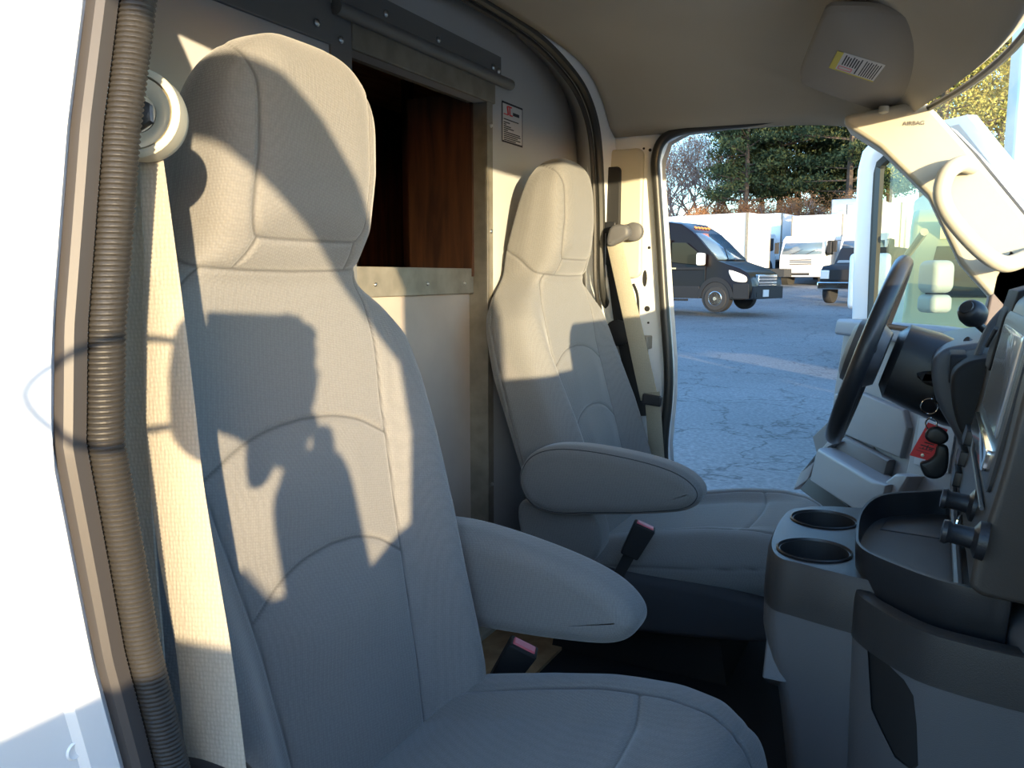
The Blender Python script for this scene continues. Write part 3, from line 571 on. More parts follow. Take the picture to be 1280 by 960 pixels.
def cushion_mesh():
    NX, NA = 260, 260
    x0, x1 = -.62, -.128; t = np.linspace(0, 1, NX); x = x0 + (x1 - x0) * t; x[-24:] = x1 - (x1 - x[-24]) * (1 - np.linspace(0, 1, 24)) ** 2.2
    zt = np.interp(x, [-.62, -.58, -.50, -.41, -.33, -.25, -.20, -.165, -.145, -.128], [1.015, 1.028, 1.058, 1.082, 1.10, 1.108, 1.103, 1.085, 1.06, 1.02])
    zt = np.convolve(np.pad(zt, 5, 'edge'), np.ones(11) / 11, 'valid')
    zb = np.interp(x, [-.62, -.25, -.18, -.14, -.128], [.935, .955, .965, .99, 1.01]); w_ = np.interp(x, [-.62, -.5, -.3, -.2, -.15, -.128], [.225, .25, .255, .245, .215, .17])
    fr = np.clip((x + .165) / .037, 0, 1); sh = np.sqrt(np.maximum(.0008, 1 - fr ** 2)); zc = (zt + zb) / 2; h = (zt - zb) / 2 * sh; w_ = np.convolve(np.pad(w_, 3, 'edge'), np.ones(7) / 7, 'valid') * np.maximum(.3, sh ** .4)
    th = np.linspace(0, 2 * np.pi, 3001); c_, s_ = np.cos(th), np.sin(th); V = np.zeros((NX, NA, 3))
    for i in range(NX):
        yy = w_[i] * np.sign(c_) * np.abs(c_) ** (2 / 3.6); zz_ = h[i] * np.sign(s_) * np.abs(s_) ** (2 / 2.6)
        L_ = np.concatenate([[0], np.cumsum(np.hypot(np.diff(yy), np.diff(zz_)))]); u = np.linspace(0, L_[-1], NA + 1)[:-1]
        V[i, :, 0] = x[i]; V[i, :, 1] = np.interp(u, L_, yy); V[i, :, 2] = zc[i] + np.interp(u, L_, zz_)
    topm = smooth(0, .7, (V[:, :, 2] - zc[:, None]) / np.maximum(h, 1e-3)[:, None]); ay = np.abs(V[:, :, 1]); X = V[:, :, 0]
    V[:, :, 2] -= topm * .020 * smooth(.175, .10, ay) * smooth(-.17, -.30, X)
    V[:, :, 2] += topm * .006 * np.exp(-((ay - .205) / .03) ** 2) * smooth(-.16, -.25, X)
    seams = [[(.155, -.62), (.16, -.45), (.165, -.28), (.155, -.19), (.13, -.15), (.10, -.13)], [(.165, -.283), (.12, -.272), (.06, -.266), (0, -.264)]]
    d = np.full(ay.shape, 9.0)
    for s in seams: d = np.minimum(d, polydist(ay, X, [tuple(p) for p in spline(s, 6)]))
    d = d + (1 - topm) * 9
    side = np.abs(V[:, :, 2] - np.interp(X, [-.62, -.2, -.128], [.99, 1.055, 1.02])) + (ay < .2) * 9 * (X < -.16); side2 = np.exp(-(side / .003) ** 2)
    V[:, :, 2] -= .004 * np.exp(-(d / .0045) ** 2); V[:, :, 1] -= np.sign(V[:, :, 1]) * .0025 * side2
    return V, np.maximum(np.exp(-(d / .0014) ** 2), .7 * np.exp(-(side / .0013) ** 2))
BV, BT = backrest_mesh(); CV, CT = cushion_mesh()
def make_seat(origin_, side, label, lean, tilt, hz=1.0, hw=1.0, sw=0.0, armx=0.0, cz=0.0, cl=1.0):
    """side = +1: inboard is +y ; origin_ shifts the seat from the near seat's place; lean in degrees backward; tilt of the armrest"""
    ox, oy = origin_; root = thing('captain_seat', (-.40 + ox, oy, .77), label, 'seat', 'cab seats')
    la = math.radians(lean)
    def tfb(W):
        W = W.copy(); W[:, 1] *= 1 + (hw - 1) * smooth(1.56, 1.64, W[:, 2]) + sw * smooth(1.2, 1.45, W[:, 2]) * smooth(1.64, 1.56, W[:, 2]); W[:, 2] = np.where(W[:, 2] > 1.6, 1.6 + (W[:, 2] - 1.6) * hz, W[:, 2]); dx = W[:, 0] + .56; dz = W[:, 2] - 1.0; W[:, 0] = -.56 + dx * math.cos(la) - dz * math.sin(la) + ox; W[:, 2] = 1.0 + dx * math.sin(la) + dz * math.cos(la); W[:, 1] = W[:, 1] * side + oy; return W
    def tfc(W): W = W.copy(); W[:, 0] += ox; W[:, 1] = W[:, 1] * side + oy; return W
    def tfk(W): W = tfc(W); W[:, 0] = (W[:, 0] + .62 - ox) * cl - .62 + ox; W[:, 2] += cz; return W
    dense_obj('backrest', BV, BT, 'seat', root, tfb); dense_obj('cushion', CV, CT, 'seat', root, tfk)
    def T2(vf): v, ff = vf; return tfk(np.array([tuple(p) for p in v])), ff
    def T(vf, f=tfc): v, ff = vf; return f(np.array([tuple(p) for p in v])), ff
    arm = [(-.690, -.020), (-.672, .030), (-.625, .058), (-.55, .066), (-.44, .058), (-.36, .042), (-.318, .018), (-.308, -.010), (-.335, -.038), (-.41, -.056), (-.52, -.072), (-.61, -.082), (-.665, -.066)]
    ct, st = math.cos(tilt), math.sin(tilt); arm = [(armx - .64 + (x + .64) * ct + z * st, 1.200 - (x + .64) * st + z * ct) for x, z in arm]
    obj('armrest', T(pillow(arm, 'y', .238, .312, .026, 8)), 'seat', root)
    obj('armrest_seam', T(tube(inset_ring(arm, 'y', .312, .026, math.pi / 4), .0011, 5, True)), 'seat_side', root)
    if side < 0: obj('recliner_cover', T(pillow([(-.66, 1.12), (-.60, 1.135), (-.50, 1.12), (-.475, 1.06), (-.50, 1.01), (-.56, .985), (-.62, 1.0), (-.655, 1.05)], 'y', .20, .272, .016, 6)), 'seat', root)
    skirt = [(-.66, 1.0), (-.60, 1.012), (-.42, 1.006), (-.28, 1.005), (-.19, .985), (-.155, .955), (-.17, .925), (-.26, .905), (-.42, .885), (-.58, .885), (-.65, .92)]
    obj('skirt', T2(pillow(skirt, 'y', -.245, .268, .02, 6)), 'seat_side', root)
    obj('pedestal', T(prism([(-.60, .89), (-.25, .89), (-.23, .772), (-.62, .772)], 'y', -.18, .18)), 'softblack', root, sm=False)
    obj('slide_knob', T(lathe([(.016, 0), (.016, .02), (.010, .026)], (-.51, .272, .985), (0, 1, 0), 16)), 'softblack', root)
    return root, T
s1, T1 = make_seat((0, .70), 1, 'near grey cloth passenger seat with the shadow of raised hands on its backrest', 0, math.radians(5), cz=.03, cl=1.02, hz=.915, hw=1.0, sw=.10)
s2, T2 = make_seat((-.105, 1.80), -1, 'far grey cloth driver seat behind the steering wheel', 3.2, math.radians(0), cl=1.16, hw=.95, armx=.045)
del s1['group'], s2['group']
def buckle(parent, c, d, wv):
    d = Vector(d).normalized(); wv = Vector(wv).normalized(); nn = d.cross(wv).normalized(); c = Vector(c)
    def slab(l0, l1, w0, w1, t0, t1): return ([c + d * l + wv * (sx * ww / 2) + nn * (sy * tt / 2) for l, ww, tt in ((l0, w0, t0), (l1, w1, t1)) for sx, sy in ((-1, -1), (1, -1), (1, 1), (-1, 1))], [(0, 3, 2, 1), (4, 5, 6, 7), (0, 1, 5, 4), (1, 2, 6, 5), (2, 3, 7, 6), (3, 0, 4, 7)])
    b = obj('buckle', slab(-.07, .0, .036, .044, .024, .030), 'softblack', parent, bevel=.003); obj('release_button', slab(-.004, .0025, .034, .034, .018, .018), 'red', b, bevel=.002)
    obj('stalk', slab(-.16, -.07, .02, .022, .006, .008), 'softblack', b)
buckle(s1, (-.490, 1.0, 1.082), (.50, .12, .86), (.86, .35, -.45))
buckle(s2, (-.480, 1.515, 1.118), (.42, .1, .90), (.9, .25, -.38))
# ================================================================== FLOOR
fo = obj('floor', bx(XB, .70, .22, 2.22, .70, .77), 'carpet', sm=False); tag(fo, 'black rubber cab floor', kind='structure')
fw = thing('floor_threshold', (-.86, 1.5, .77), 'worn plywood threshold with a white strip at the doorway between cab and cargo', 'threshold')
obj('ply', bx(-.90, -.70, .9, 1.80, .771, .778), 'ply', fw, sm=False); obj('edge_strip', bx(-.90, -.872, 1.0, 1.70, .778, .792), 'cream', fw, bevel=.003)
fwall = obj('wall_front', join(bx(.60, .64, .26, 2.22, .70, 1.46), bx(.36, .64, .26, .33, .70, 1.40), bx(.30, 1.8, .3, 2.2, .55, .70)), 'softblack', sm=False); tag(fwall, 'black firewall under the dash', kind='structure')
# hood
hd = obj('trim_5', grid(lambda a, b: (.55 + a * .75, .30 + b * 1.88, 1.485 - .16 * a ** 1.5 - .10 * abs(2 * b - 1) ** 4), 12, 16), 'white'); solid(hd, .02); tag(hd, 'white bonnet ahead of the windscreen', kind='structure')
# ================================================================== DASHBOARD
da = thing('dashboard', (.25, 1.24, 1.2), 'grey dashboard with the dark centre stack beside the steering wheel', 'dashboard')
prof = [(.055, 1.485), (.012, 1.47), (.0, 1.44), (.012, 1.38), (.045, 1.32), (.075, 1.24), (.16, 1.12), (.34, 1.0), (.60, 1.0), (.60, 1.38), (.40, 1.47), (.18, 1.50)]
obj('inner_panel', pillow([(x + .028, z - .004) for x, z in prof], 'y', 1.42, 1.66, .008, 4, sp=5), 'softblack', da)
obj('driver_panel', pillow(prof, 'y', 1.62, 2.10, .012, 5, sp=5), mat('dash_blue_grey', (.10, .11, .13), .45, bump=.2, bscale=800), da)
obj('instrument_recess', pillow(rrect(1.50, 1.615, 1.428, 1.476, .01), 'x', .05, .026, .002, sp=0), 'softblack', da)
obj('knee_panel', pillow([(-.012, 1.425), (-.008, 1.402), (.035, 1.385), (.07, 1.30), (.12, 1.20), (.2, 1.3), (.15, 1.42)], 'y', 1.69, 1.98, .015, 5, sp=4), 'softblack', da)
obj('passenger_panel', pillow([(x + .10, z) for x, z in prof], 'y', .42, 1.0, .03, 6, sp=5), 'greyd', da)
stk = [(.135, 1.590), (.100, 1.575), (.088, 1.55), (.078, 1.50), (.066, 1.42), (.052, 1.35), (.046, 1.315), (.050, 1.298), (.09, 1.292), (.30, 1.29), (.35, 1.45), (.30, 1.58)]
obj('centre_stack', pillow(stk, 'y', .885, 1.42, .006, 4, sp=4), 'stackp', da)
def stackpt(y, z, d=0):
    return Vector((float(np.interp(z, [1.275, 1.30, 1.35, 1.42, 1.50, 1.55, 1.59], [.047, .044, .052, .066, .078, .088, .11])) - d, y, z))
def stackpatch(y0, y1, z0, z1, d, r=.01, hole=None):
    P = [stackpt(y, z) for y, z in rrect(y0, y1, z0, z1, r)]; n_ = Vector((-1, 0, .15)).normalized()
    return loft([[p - n_ * .004 for p in P], [p + n_ * d for p in P], [p.lerp(sum(P, Vector()) / len(P), .04) + n_ * (d + .0015) for p in P]])
obj('radio_bezel', stackpatch(.93, 1.27, 1.385, 1.555, .003), 'greyd', da)
obj('radio_screen', stackpatch(.96, 1.22, 1.435, 1.54, .006, .006), 'screen', da)
obj('radio_shelf', stackpatch(.96, 1.24, 1.400, 1.422, .010, .004), 'chrome', da)
obj('vent_left', stackpatch(1.30, 1.395, 1.47, 1.565, .003, .02), 'softblack', da)
obj('vent_fin', tube([stackpt(1.31, 1.53, .008), stackpt(1.385, 1.50, .008)], .003, 6), 'greyp', da)
for y, z in ((1.02, 1.350), (.885, 1.35)):
    p = stackpt(y, z); k = obj('climate_knob', lathe([(.019, -.004), (.018, .004), (.0105, .008), (.0095, .026), (.012, .030), (.011, .034), (.001, .035)], p, (-1, 0, .15), 24), 'blackp', da)
for y in (1.33,):
    for z in (1.375, 1.345, 1.315): obj('switch', stackpatch(y - .03, y + .03, z - .011, z + .011, .008, .003), 'blackp', da)
obj('stack_trim_line', tube([stackpt(1.29, 1.40, .002), stackpt(1.22, 1.375, .003), stackpt(.93, 1.37, .003)], .0022, 6), 'greyp', da)
obj('lower_trim', tube([stackpt(1.40, 1.34, .004), stackpt(1.36, 1.292, .006), stackpt(1.2, 1.275, .008), stackpt(.95, 1.277, .008)], .005, 8), 'greyp', da)
pso = at(1205, 655, y=1.17); sk = obj('power_socket', lathe([(.018, -.03), (.018, .0), (.014, .002), (.012, -.012), (.001, -.013)], pso, (-.9, -.3, .25), 24), 'blackp', da)
obj('socket_rim', lathe([(.0185, .0), (.0195, .0015), (.0165, .003), (.015, 0)], pso, (-.9, -.3, .25), 24), 'chrome', sk)
obj('socket_cap', lathe([(.016, 0), (.018, .004), (.016, .007), (.001, .008)], pso + Vector((.012, -.03, -.012)), (-.5, -.5, -.6), 20), 'blackp', sk)
obj('cap_tether', tube(spline([pso, pso + Vector((.012, -.015, .014)), pso + Vector((.03, -.02, .02)), pso + Vector((.045, -.02, .012))], 5), .0025, 6), 'blackp', sk)
# ridge sweeping down beside the engine cover
rid = [(.044, 1.30, 1.290), (.050, 1.22, 1.278), (.055, 1.12, 1.262), (.070, 1.0, 1.250), (.092, .88, 1.262), (.13, .78, 1.27), (.19, .70, 1.27)]
rs = spline(rid, 6)
rows = []
for dx, dy, dz in ((.16, .02, .03), (.09, .02, .03), (.035, .015, .022), (.012, .005, .012), (.0, 0, 0), (.0, -.006, -.015), (.008, -.014, -.045), (.02, -.02, -.12), (.03, -.02, -.45)):
    rows.append([(p[0] + dx, p[1] + dy, p[2] + dz) for p in rs])
obj('lower_sweep', loft(rows, False, False), 'greyp', da, sub=1)
# things on the dash
ph = thing('device_mount', (.15, 1.35, 1.5), 'black device on a dash mount at the right edge beside the shift lever', 'device mount')
a0 = at(1262, 358, y=1.35); 
obj('device', pillow([(at(1262, 362, y=1.40).x, at(1262, 362, y=1.40).z), (at(1250, 395, y=1.40).x, at(1250, 395, y=1.40).z), (at(1262, 440, y=1.40).x, 1.47), (.25, 1.47), (.26, 1.60), (.2, 1.615)], 'y', 1.25, 1.42, .01, sp=0), 'softblack', ph)
obj('rim', tube(spline([at(1222, 445, y=1.5), at(1236, 412, y=1.5), at(1256, 388, y=1.5), at(1275, 375, y=1.5)], 6), .006, 8), 'greyp', ph)
# ------------------------------------------------------------------ steering wheel + column
wc = (at(1128, 333, y=1.8) + at(1046, 540, y=1.8)) / 2; nrm = Vector((-.955, 0, .30)).normalized()
swt = thing('steering_wheel', wc, 'black leather steering wheel seen nearly edge-on with a grey hub', 'steering wheel')
ey = Vector((0, 1, 0)); ez = nrm.cross(ey).normalized(); ez = ez if ez.z > 0 else -ez
WR = .183
def wp(a, r=WR, d=0): return wc + ey * math.cos(a) * r + ez * math.sin(a) * r + nrm * d
NR = 120
obj('rim', tube([wp(2 * math.pi * k / NR) for k in range(NR)], .0165, 14, True), mat('wheel_leather', (.025, .026, .03), .32, bump=.2, bscale=500), swt)
hub = [wp(a, r, .02) for a, r in ((0, .08), (.6, .085), (1.57, .06), (2.5, .085), (math.pi, .08), (3.7, .075), (4.71, .075), (5.7, .075))]
def rad_loft(P, heights):
    P = [Vector(p) for p in spline([tuple(p) for p in P], 6, True)]; c_ = sum(P, Vector()) / len(P); return loft([[c_.lerp(p, s) + nrm * h for p in P] for s, h in heights])
obj('airbag_cover', rad_loft(hub, ((.8, -.05), (1, -.03), (1, -.005), (.93, .012), (.7, .020), (.1, .024))), 'greyp', swt)
for a in (0.15, math.pi - .15, 4.2, 5.2):
    obj('spoke', tube([wp(a, .06, 0.0), wp(a, .12, -.004), wp(a, WR, 0)], .013, 10), 'greyd', swt)
colm = thing('steering_column', (.03, 1.8, 1.4), 'black plastic steering column shroud with ignition lock', 'steering column')
cA = wc - nrm * .04
rings = []
for d, ry, rz, dz in ((.0, .055, .055, 0), (.015, .075, .075, 0), (.07, .085, .08, -.003), (.13, .09, .078, -.01), (.17, .085, .07, -.012), (.20, .06, .05, -.01)):
    cc = cA - nrm * d + Vector((0, 0, dz)); rings.append([cc + ey * ry * math.copysign(abs(math.cos(a)) ** .7, math.cos(a)) + ez * rz * math.copysign(abs(math.sin(a)) ** .7, math.sin(a)) for a in [2 * math.pi * k / 32 for k in range(32)]])
obj('shroud', loft(rings), 'blackp', colm)
ig = at(1178, 494, y=1.66); obj('ignition_lock', lathe([(.026, -.03), (.026, 0), (.018, .006), (.001, .007)], ig, (-.8, -.5, .1), 24), 'softblack', colm)
obj('key_slot', box(ig + Vector((-.010, -.006, .001)), (.006, .006, .026), (.5, 0, 0)), 'blackp', colm)
obj('turn_stalk', tube([at(1110, 408, y=1.9), at(1140, 412, y=1.9)], .006, 8), 'blackp', colm)
sh = thing('shift_lever', (.08, 1.62, 1.45), 'black column shift lever with a round knob above the dash', 'shift lever')
obj('stem', tube(spline([at(1221, 404, y=1.6), at(1238, 420, y=1.62), at(1243, 436, y=1.66), at(1232, 458, y=1.70)], 6), .0065, 10), 'blackp', sh)
kn = at(1216, 392, y=1.585); ka = (kn - at(1240, 416, y=1.63)).normalized()
ko = obj('knob', lathe([(.007, -.028), (.014, -.020), (.0215, -.008), (.022, .004), (.018, .016), (.012, .020), (.001, .020)], kn, ka, 28), 'blackp', sh)
obj('knob_button', lathe([(.012, .0195), (.011, .0225), (.001, .0235)], kn, ka, 20), 'greyd', ko)
obj('stalk_end', tube([at(1208, 425, y=1.7), at(1226, 437, y=1.72)], .007, 10), 'blackp', sh)
# ignition keys
ke = thing('ignition_keys', at(1163, 512, y=1.60), 'bunch of black key fobs hanging from a chrome ring in the ignition', 'keys')
kc = at(1162, 508, y=1.61)
obj('key_ring', tube([kc + Vector((math.cos(a) * .0135, 0, math.sin(a) * .0135)) for a in np.linspace(0, 2 * math.pi, 25)[:-1]], .0016, 6, True), 'chrome', ke)
obj('split_ring', tube([at(1164, 530, y=1.605) + Vector((math.cos(a) * .009, .004 * math.sin(a), math.sin(a) * .010)) for a in np.linspace(0, 2 * math.pi, 21)[:-1]], .0014, 6, True), 'chrome', ke)
def pfob(pts, y0, y1, m, nm, r=.004): return obj(nm, pillow([(at(u, v, y=1.6).x, at(u, v, y=1.6).z) for u, v in pts], 'y', y0, y1, r, 5, sp=3), m, ke)
pfob([(1160, 536), (1172, 533), (1184, 541), (1185, 550), (1176, 555), (1162, 552), (1156, 545)], 1.590, 1.606, 'blackp', 'key_fob', .006)
pfob([(1172, 556), (1184, 558), (1186, 572), (1183, 590), (1172, 598), (1158, 596), (1152, 588), (1150, 578), (1160, 575), (1168, 568)], 1.592, 1.610, 'blackp', 'remote_fob', .006)
tgo = thing('price_tag', at(1158, 550, y=1.62), 'red paper stock tag hanging with the ignition keys', 'tag')
tg = [at(1160, 528, y=1.613), at(1185, 537, y=1.613), at(1165, 577, y=1.613), at(1137, 569, y=1.613)]
def quadslab(q_, t=.0008): n_ = Vector((0, 1, 0)) * t; return (q_ + [p + n_ for p in q_], [(0, 1, 2, 3), (4, 7, 6, 5), (0, 4, 5, 1), (1, 5, 6, 2), (2, 6, 7, 3), (3, 7, 4, 0)])
obj('tag_sheet', quadslab(tg), 'redtag', tgo, sm=False)
def tq(s, t): return tg[0].lerp(tg[1], s).lerp(tg[3].lerp(tg[2], s), t) + Vector((0, -.0008, 0))
obj('tag_print', join(*[([tq(a, b), tq(c_, b), tq(c_, d_), tq(a, d_)], [(0, 1, 2, 3)]) for a, b, c_, d_ in ((.3, .52, .75, .55), (.2, .62, .85, .65), (.35, .68, .4, .74), (.5, .58, .55, .72), (.62, .66, .8, .70), (.15, .8, .75, .81), (.2, .72, .8, .735))]), 'ink', tgo, sm=False)
obj('tag_eyelet', lathe([(.003, 0), (.003, .0008), (.001, .001)], tq(.5, .9), (0, -1, 0), 12), 'screw', tgo)
# ================================================================== ENGINE COVER CONSOLE
co = thing('engine_cover', (-.05, 1.1, .77), 'grey engine cover console with two cup holders and a black storage tray', 'console')
cap = [(-.168, 1.262), (-.183, 1.20), (-.178, 1.08), (-.160, 1.015), (-.125, .998), (-.045, .975), (.05, .965), (.06, 1.30), (-.10, 1.30)]
capd = [tuple(p) for p in spline(cap, 5, True)]
def scalep(P, s, c_, sy=None): return [(c_[0] + (a - c_[0]) * s, c_[1] + (b - c_[1]) * (sy or s)) for a, b in P]
cc0 = (-.04, 1.14)
o_cap = obj('cup_holder_cap', loft([[(a, b, 1.196) for a, b in scalep(capd, 1.004, cc0)], [(a, b, 1.215) for a, b in capd], [(a, b, 1.250) for a, b in scalep(capd, .985, cc0)], [(a, b, 1.260) for a, b in scalep(capd, .955, cc0)], [(a, b, 1.2605) for a, b in scalep(capd, .93, cc0)]]), 'greyd', co)
cups = [(-.117, 1.060), (-.122, 1.205)]
def carve_world(o, cutters):
    off = origin(o.parent) if o.parent else Vector()
    me_o = o.parent; o.parent = None; loc = o.location.copy(); o.location = off
    carve(o, cutters); o.parent = me_o; o.location = loc
carve_world(o_cap, [lathe([(.036, 1.20), (.0435, 1.300)], (cx, cy, 0), (0, 0, 1), 48) for cx, cy in cups])
for cx, cy in cups:
    obj('cup_well', lathe([(.0455, 1.262), (.0435, 1.2635), (.042, 1.2605), (.037, 1.203), (.001, 1.203)], (cx, cy, 0), (0, 0, 1), 48, False), 'blackp', co)
def body(z): # outline at height z
    k = float(np.interp(z, [.77, .85, .95, 1.05, 1.10, 1.15, 1.196], [-.075, -.045, -.022, -.012, -.012, 0, .0]))
    kr = float(np.interp(z, [.77, .85, .95, 1.05, 1.085, 1.12, 1.16, 1.2], [.055, .05, .04, .026, .020, .008, 0, 0]))
    return [(a + kr * smooth(.0, -.15, a) , b - k * 0 + (kr * .3) * (b < 1.05)) for a, b in capd]
obj('cover_body', loft([[(a, b, z) for a, b in body(z)] for z in (.772, .80, .85, .90, .95, 1.0, 1.04, 1.07, 1.09, 1.11, 1.13, 1.16, 1.196)]), 'greyp', co)
lat = [at(u, v, x=-.150) for u, v in ((975, 785), (983, 795), (983, 838), (975, 858), (968, 850))]
obj('latch', pillow([(p.y, p.z) for p in lat], 'x', -.165, -.135, .004, sp=0), 'greyp', co)
# near bin
bn = [(-.066, 1.12), (-.064, 1.00), (-.058, .965), (-.030, .925), (.003, .893), (.040, .878), (.095, .868), (.15, .87), (.15, 1.12)]
bnd = [tuple(p) for p in spline(bn, 5, True)]; bc = (.04, .96)
o_bin = obj('bin_rim', loft([[(a, b, 1.195) for a, b in scalep(bnd, 1.01, bc)], [(a, b, 1.235) for a, b in bnd], [(a, b, 1.247) for a, b in scalep(bnd, .985, bc)], [(a, b, 1.249) for a, b in scalep(bnd, .95, bc)]]), 'greyd', co)
carve_world(o_bin, [prism([tuple(p) for p in spline([(-.046, 1.02), (-.043, .972), (-.018, .938), (.012, .910), (.045, .897), (.10, .888), (.14, .89), (.14, 1.02)], 4, True)], 'z', 1.15, 1.30)])
o_bb = obj('bin_body', loft([[(a, b, z) for a, b in scalep(bnd, s, bc)] for z, s in ((.772, .86), (.9, .93), (1.0, .965), (1.1, .985), (1.195, 1.0))]), 'greyp', co)
pk = [tuple(p) for p in ((at(u, v, y=.90).x, at(u, v, y=.90).z) for u, v in ((1079, 812), (1090, 826), (1108, 838), (1130, 850), (1142, 866), (1146, 900), (1148, 950), (1140, 958), (1118, 950), (1100, 925), (1086, 905)))]
carve_world(o_bb, [prism(pk, 'y', .80, 1.08)])
obj('pocket_shade_shell', loft([[(a, b, z) for a, b in scalep(bnd, s * .955, bc)] for z, s in ((.80, .86), (.9, .93), (1.0, .965), (1.1, .985), (1.194, 1.0))]), 'softblack', co)  # black shell puts the shade inside the pocket into colour
# tray
ty = [(-.073, 1.165), (-.070, 1.05), (-.063, 1.005), (-.045, .975), (.0, .935), (.03, .918), (.060, .912), (.085, .92), (.06, 1.10), (.042, 1.32), (-.004, 1.312), (-.055, 1.262)]
tyd = [tuple(p) for p in spline(ty, 4, True)]; tc_ = (-.0, 1.10)
tr = obj('tray', loft([[(a, b, 1.225) for a, b in scalep(tyd, .96, tc_)], [(a, b, 1.262) for a, b in scalep(tyd, .985, tc_)], [(a, b, 1.283) for a, b in scalep(tyd, 1.0, tc_)], [(a, b, 1.292) for a, b in scalep(tyd, .995, tc_)], [(a, b, 1.292) for a, b in scalep(tyd, .955, tc_)], [(a, b, 1.283) for a, b in scalep(tyd, .935, tc_)], [(a, b, 1.232) for a, b in scalep(tyd, .90, tc_)]]), 'blackp', co)
obj('tray_cup', lathe([(.034, 0), (.031, .003), (.028, -.02), (.001, -.022)], (-.0, 1.235, 1.258), (0, 0, 1), 30), 'softblack', tr)
obj('tray_ledge', pillow([(-.05, 1.19), (-.045, 1.25), (0, 1.295), (.04, 1.30), (.045, 1.18)], 'z', 1.232, 1.262, .004, sp=0), 'blackp', tr)
obj('tray_divider', bx(-.05, .06, 1.04, 1.047, 1.233, 1.252), 'blackp', tr, bevel=.002)
# ================================================================== DRIVER DOOR (open)
HX, HY, TH = .40, 2.15, math.radians(57)
dd = thing('driver_door', (HX, HY, .74), 'open driver door with white window frame, grey panel and map pocket', 'door', rotz=math.pi - TH)
dd['_local'] = 1
def dl(t, z, n=0.0): return (t, n, z - .74)          # t along the door from the hinge, n toward the cab when positive
def dprism(poly, n0, n1): return loft([[dl(t, z, n0) for t, z in poly], [dl(t, z, n1) for t, z in poly]])
def dpillow(poly, n0, n1, r, sp=0):
    v, f = pillow(poly, 'y', n0, n1, r, 5, sp=sp); return [(a, b, c_ - .74) for a, b, c_ in v], f
DT = Matrix.Translation((HX, HY, 0)) @ Matrix.Rotation(math.pi - TH, 4, 'Z')
def dray(u, v, n=.0): # pixel -> (t,z) on the plane n of the door
    e0 = DT @ Vector((0, n, 0)); tx = (DT.to_3x3() @ Vector((1, 0, 0))); nn = DT.to_3x3() @ Vector((0, 1, 0)); d = _f + _r * ((u - 640) / FPX) + _u * ((480 - v) / FPX)
    k = (e0 - Vector((0, 0, 0))).dot(nn) - Vector((0, 0, 0)).dot(nn); k = (Vector((e0.x, e0.y, 0)).dot(nn)) / (d.dot(nn)); p = EYE + d * k; return ((p - e0).dot(tx), p.z)
sgn = 1 if (DT.to_3x3() @ Vector((0, 1, 0))).dot(Vector((0, -1, 0))) > 0 else -1   # +: local +y looks at the cab
N = lambda n: sgn * n
ro = [(1.175, 1.44), (1.185, 1.60), (1.19, 1.80), (1.19, 1.96), (1.165, 2.02), (1.11, 2.045), (.90, 2.05), (.62, 2.04), (.42, 1.86), (.20, 1.60), (.05, 1.44)]
ri = [(1.085, 1.46), (1.09, 1.60), (1.095, 1.80), (1.095, 1.94), (1.08, 1.975), (1.04, 1.99), (.90, 1.995), (.66, 1.985), (.48, 1.83), (.28, 1.60), (.15, 1.46)]
obj('window_frame', loft([[dl(t, z, N(.0)) for t, z in ro], [dl(t, z, N(.02)) for t, z in ro], [dl(t, z, N(.03)) for t, z in [(a * .6 + c_ * .4, b * .6 + d_ * .4) for (a, b), (c_, d_) in zip(ro, ri)]], [dl(t, z, N(.012)) for t, z in ri], [dl(t, z, N(-.01)) for t, z in ri], [dl(t, z, N(-.01)) for t, z in ro], [dl(t, z, N(0)) for t, z in ro]], False, False), 'white', dd)
obj('glass_seal', loft([[dl(t, z, N(.016)) for t, z in ri], [dl(t - .018 if t > .7 else t + .01, z - .014, N(.010)) for t, z in ri], [dl(t - .018 if t > .7 else t + .01, z - .014, N(-.008)) for t, z in ri]], False, False), 'sealdark', dd)
obj('glass_seal', dprism([(1.045, 1.44), (1.075, 1.44), (1.08, 1.96), (1.05, 1.95)], N(.004), N(.018)), 'rubber', dd)
obj('window_glass', dprism([(t, z) for t, z in ri[:-1]] + [(.12, 1.43), (1.08, 1.43)][:2], N(-.004), N(.0)), 'dglass', dd, sm=False)
skin = [(.0, 1.44), (0, .74), (1.0, .72), (1.22, .74), (1.30, .82), (1.31, 1.0), (1.29, 1.2), (1.24, 1.36), (1.19, 1.44)]
obj('door_shell', dprism(skin, N(-.06), N(.0)), 'white', dd, bevel=.006)
pan = [(.10, 1.452), (.08, 1.30), (.08, .80), (.60, .76), (1.16, .77), (1.225, .82), (1.235, 1.0), (1.215, 1.2), (1.17, 1.40), (1.13, 1.455)]
o_pan = obj('door_panel', dpillow(pan, N(0), N(.055), .012), 'doorp', dd)
obj('belt_ledge', dpillow([(.12, 1.448), (.12, 1.41), (1.15, 1.40), (1.14, 1.455), (.6, 1.462)], N(.03), N(.095), .012), mat('door_ledge_blue_grey', (.22, .24, .28), .5), dd)
obj('upper_pad', dpillow([(.72, 1.15), (.75, 1.05), (1.17, 1.06), (1.17, 1.19), (1.0, 1.22), (.75, 1.20)], N(.05), N(.075), .008), 'doorp', dd)
obj('pocket_recess', dpillow([dray(1108, 535), dray(1062, 520), dray(1035, 545), dray(1040, 565), dray(1105, 607), dray(1122, 590)], N(.05), N(.062), .006), 'doorp2', dd)
obj('pocket_fold', dpillow([dray(1060, 545, N(.07)), dray(1115, 575, N(.07)), dray(1108, 603, N(.07)), dray(1045, 562, N(.07))], N(.055), N(.085), .01), 'doorp2', dd)
def dq(pts, n): return [dray(u, v, N(n)) for u, v in pts]
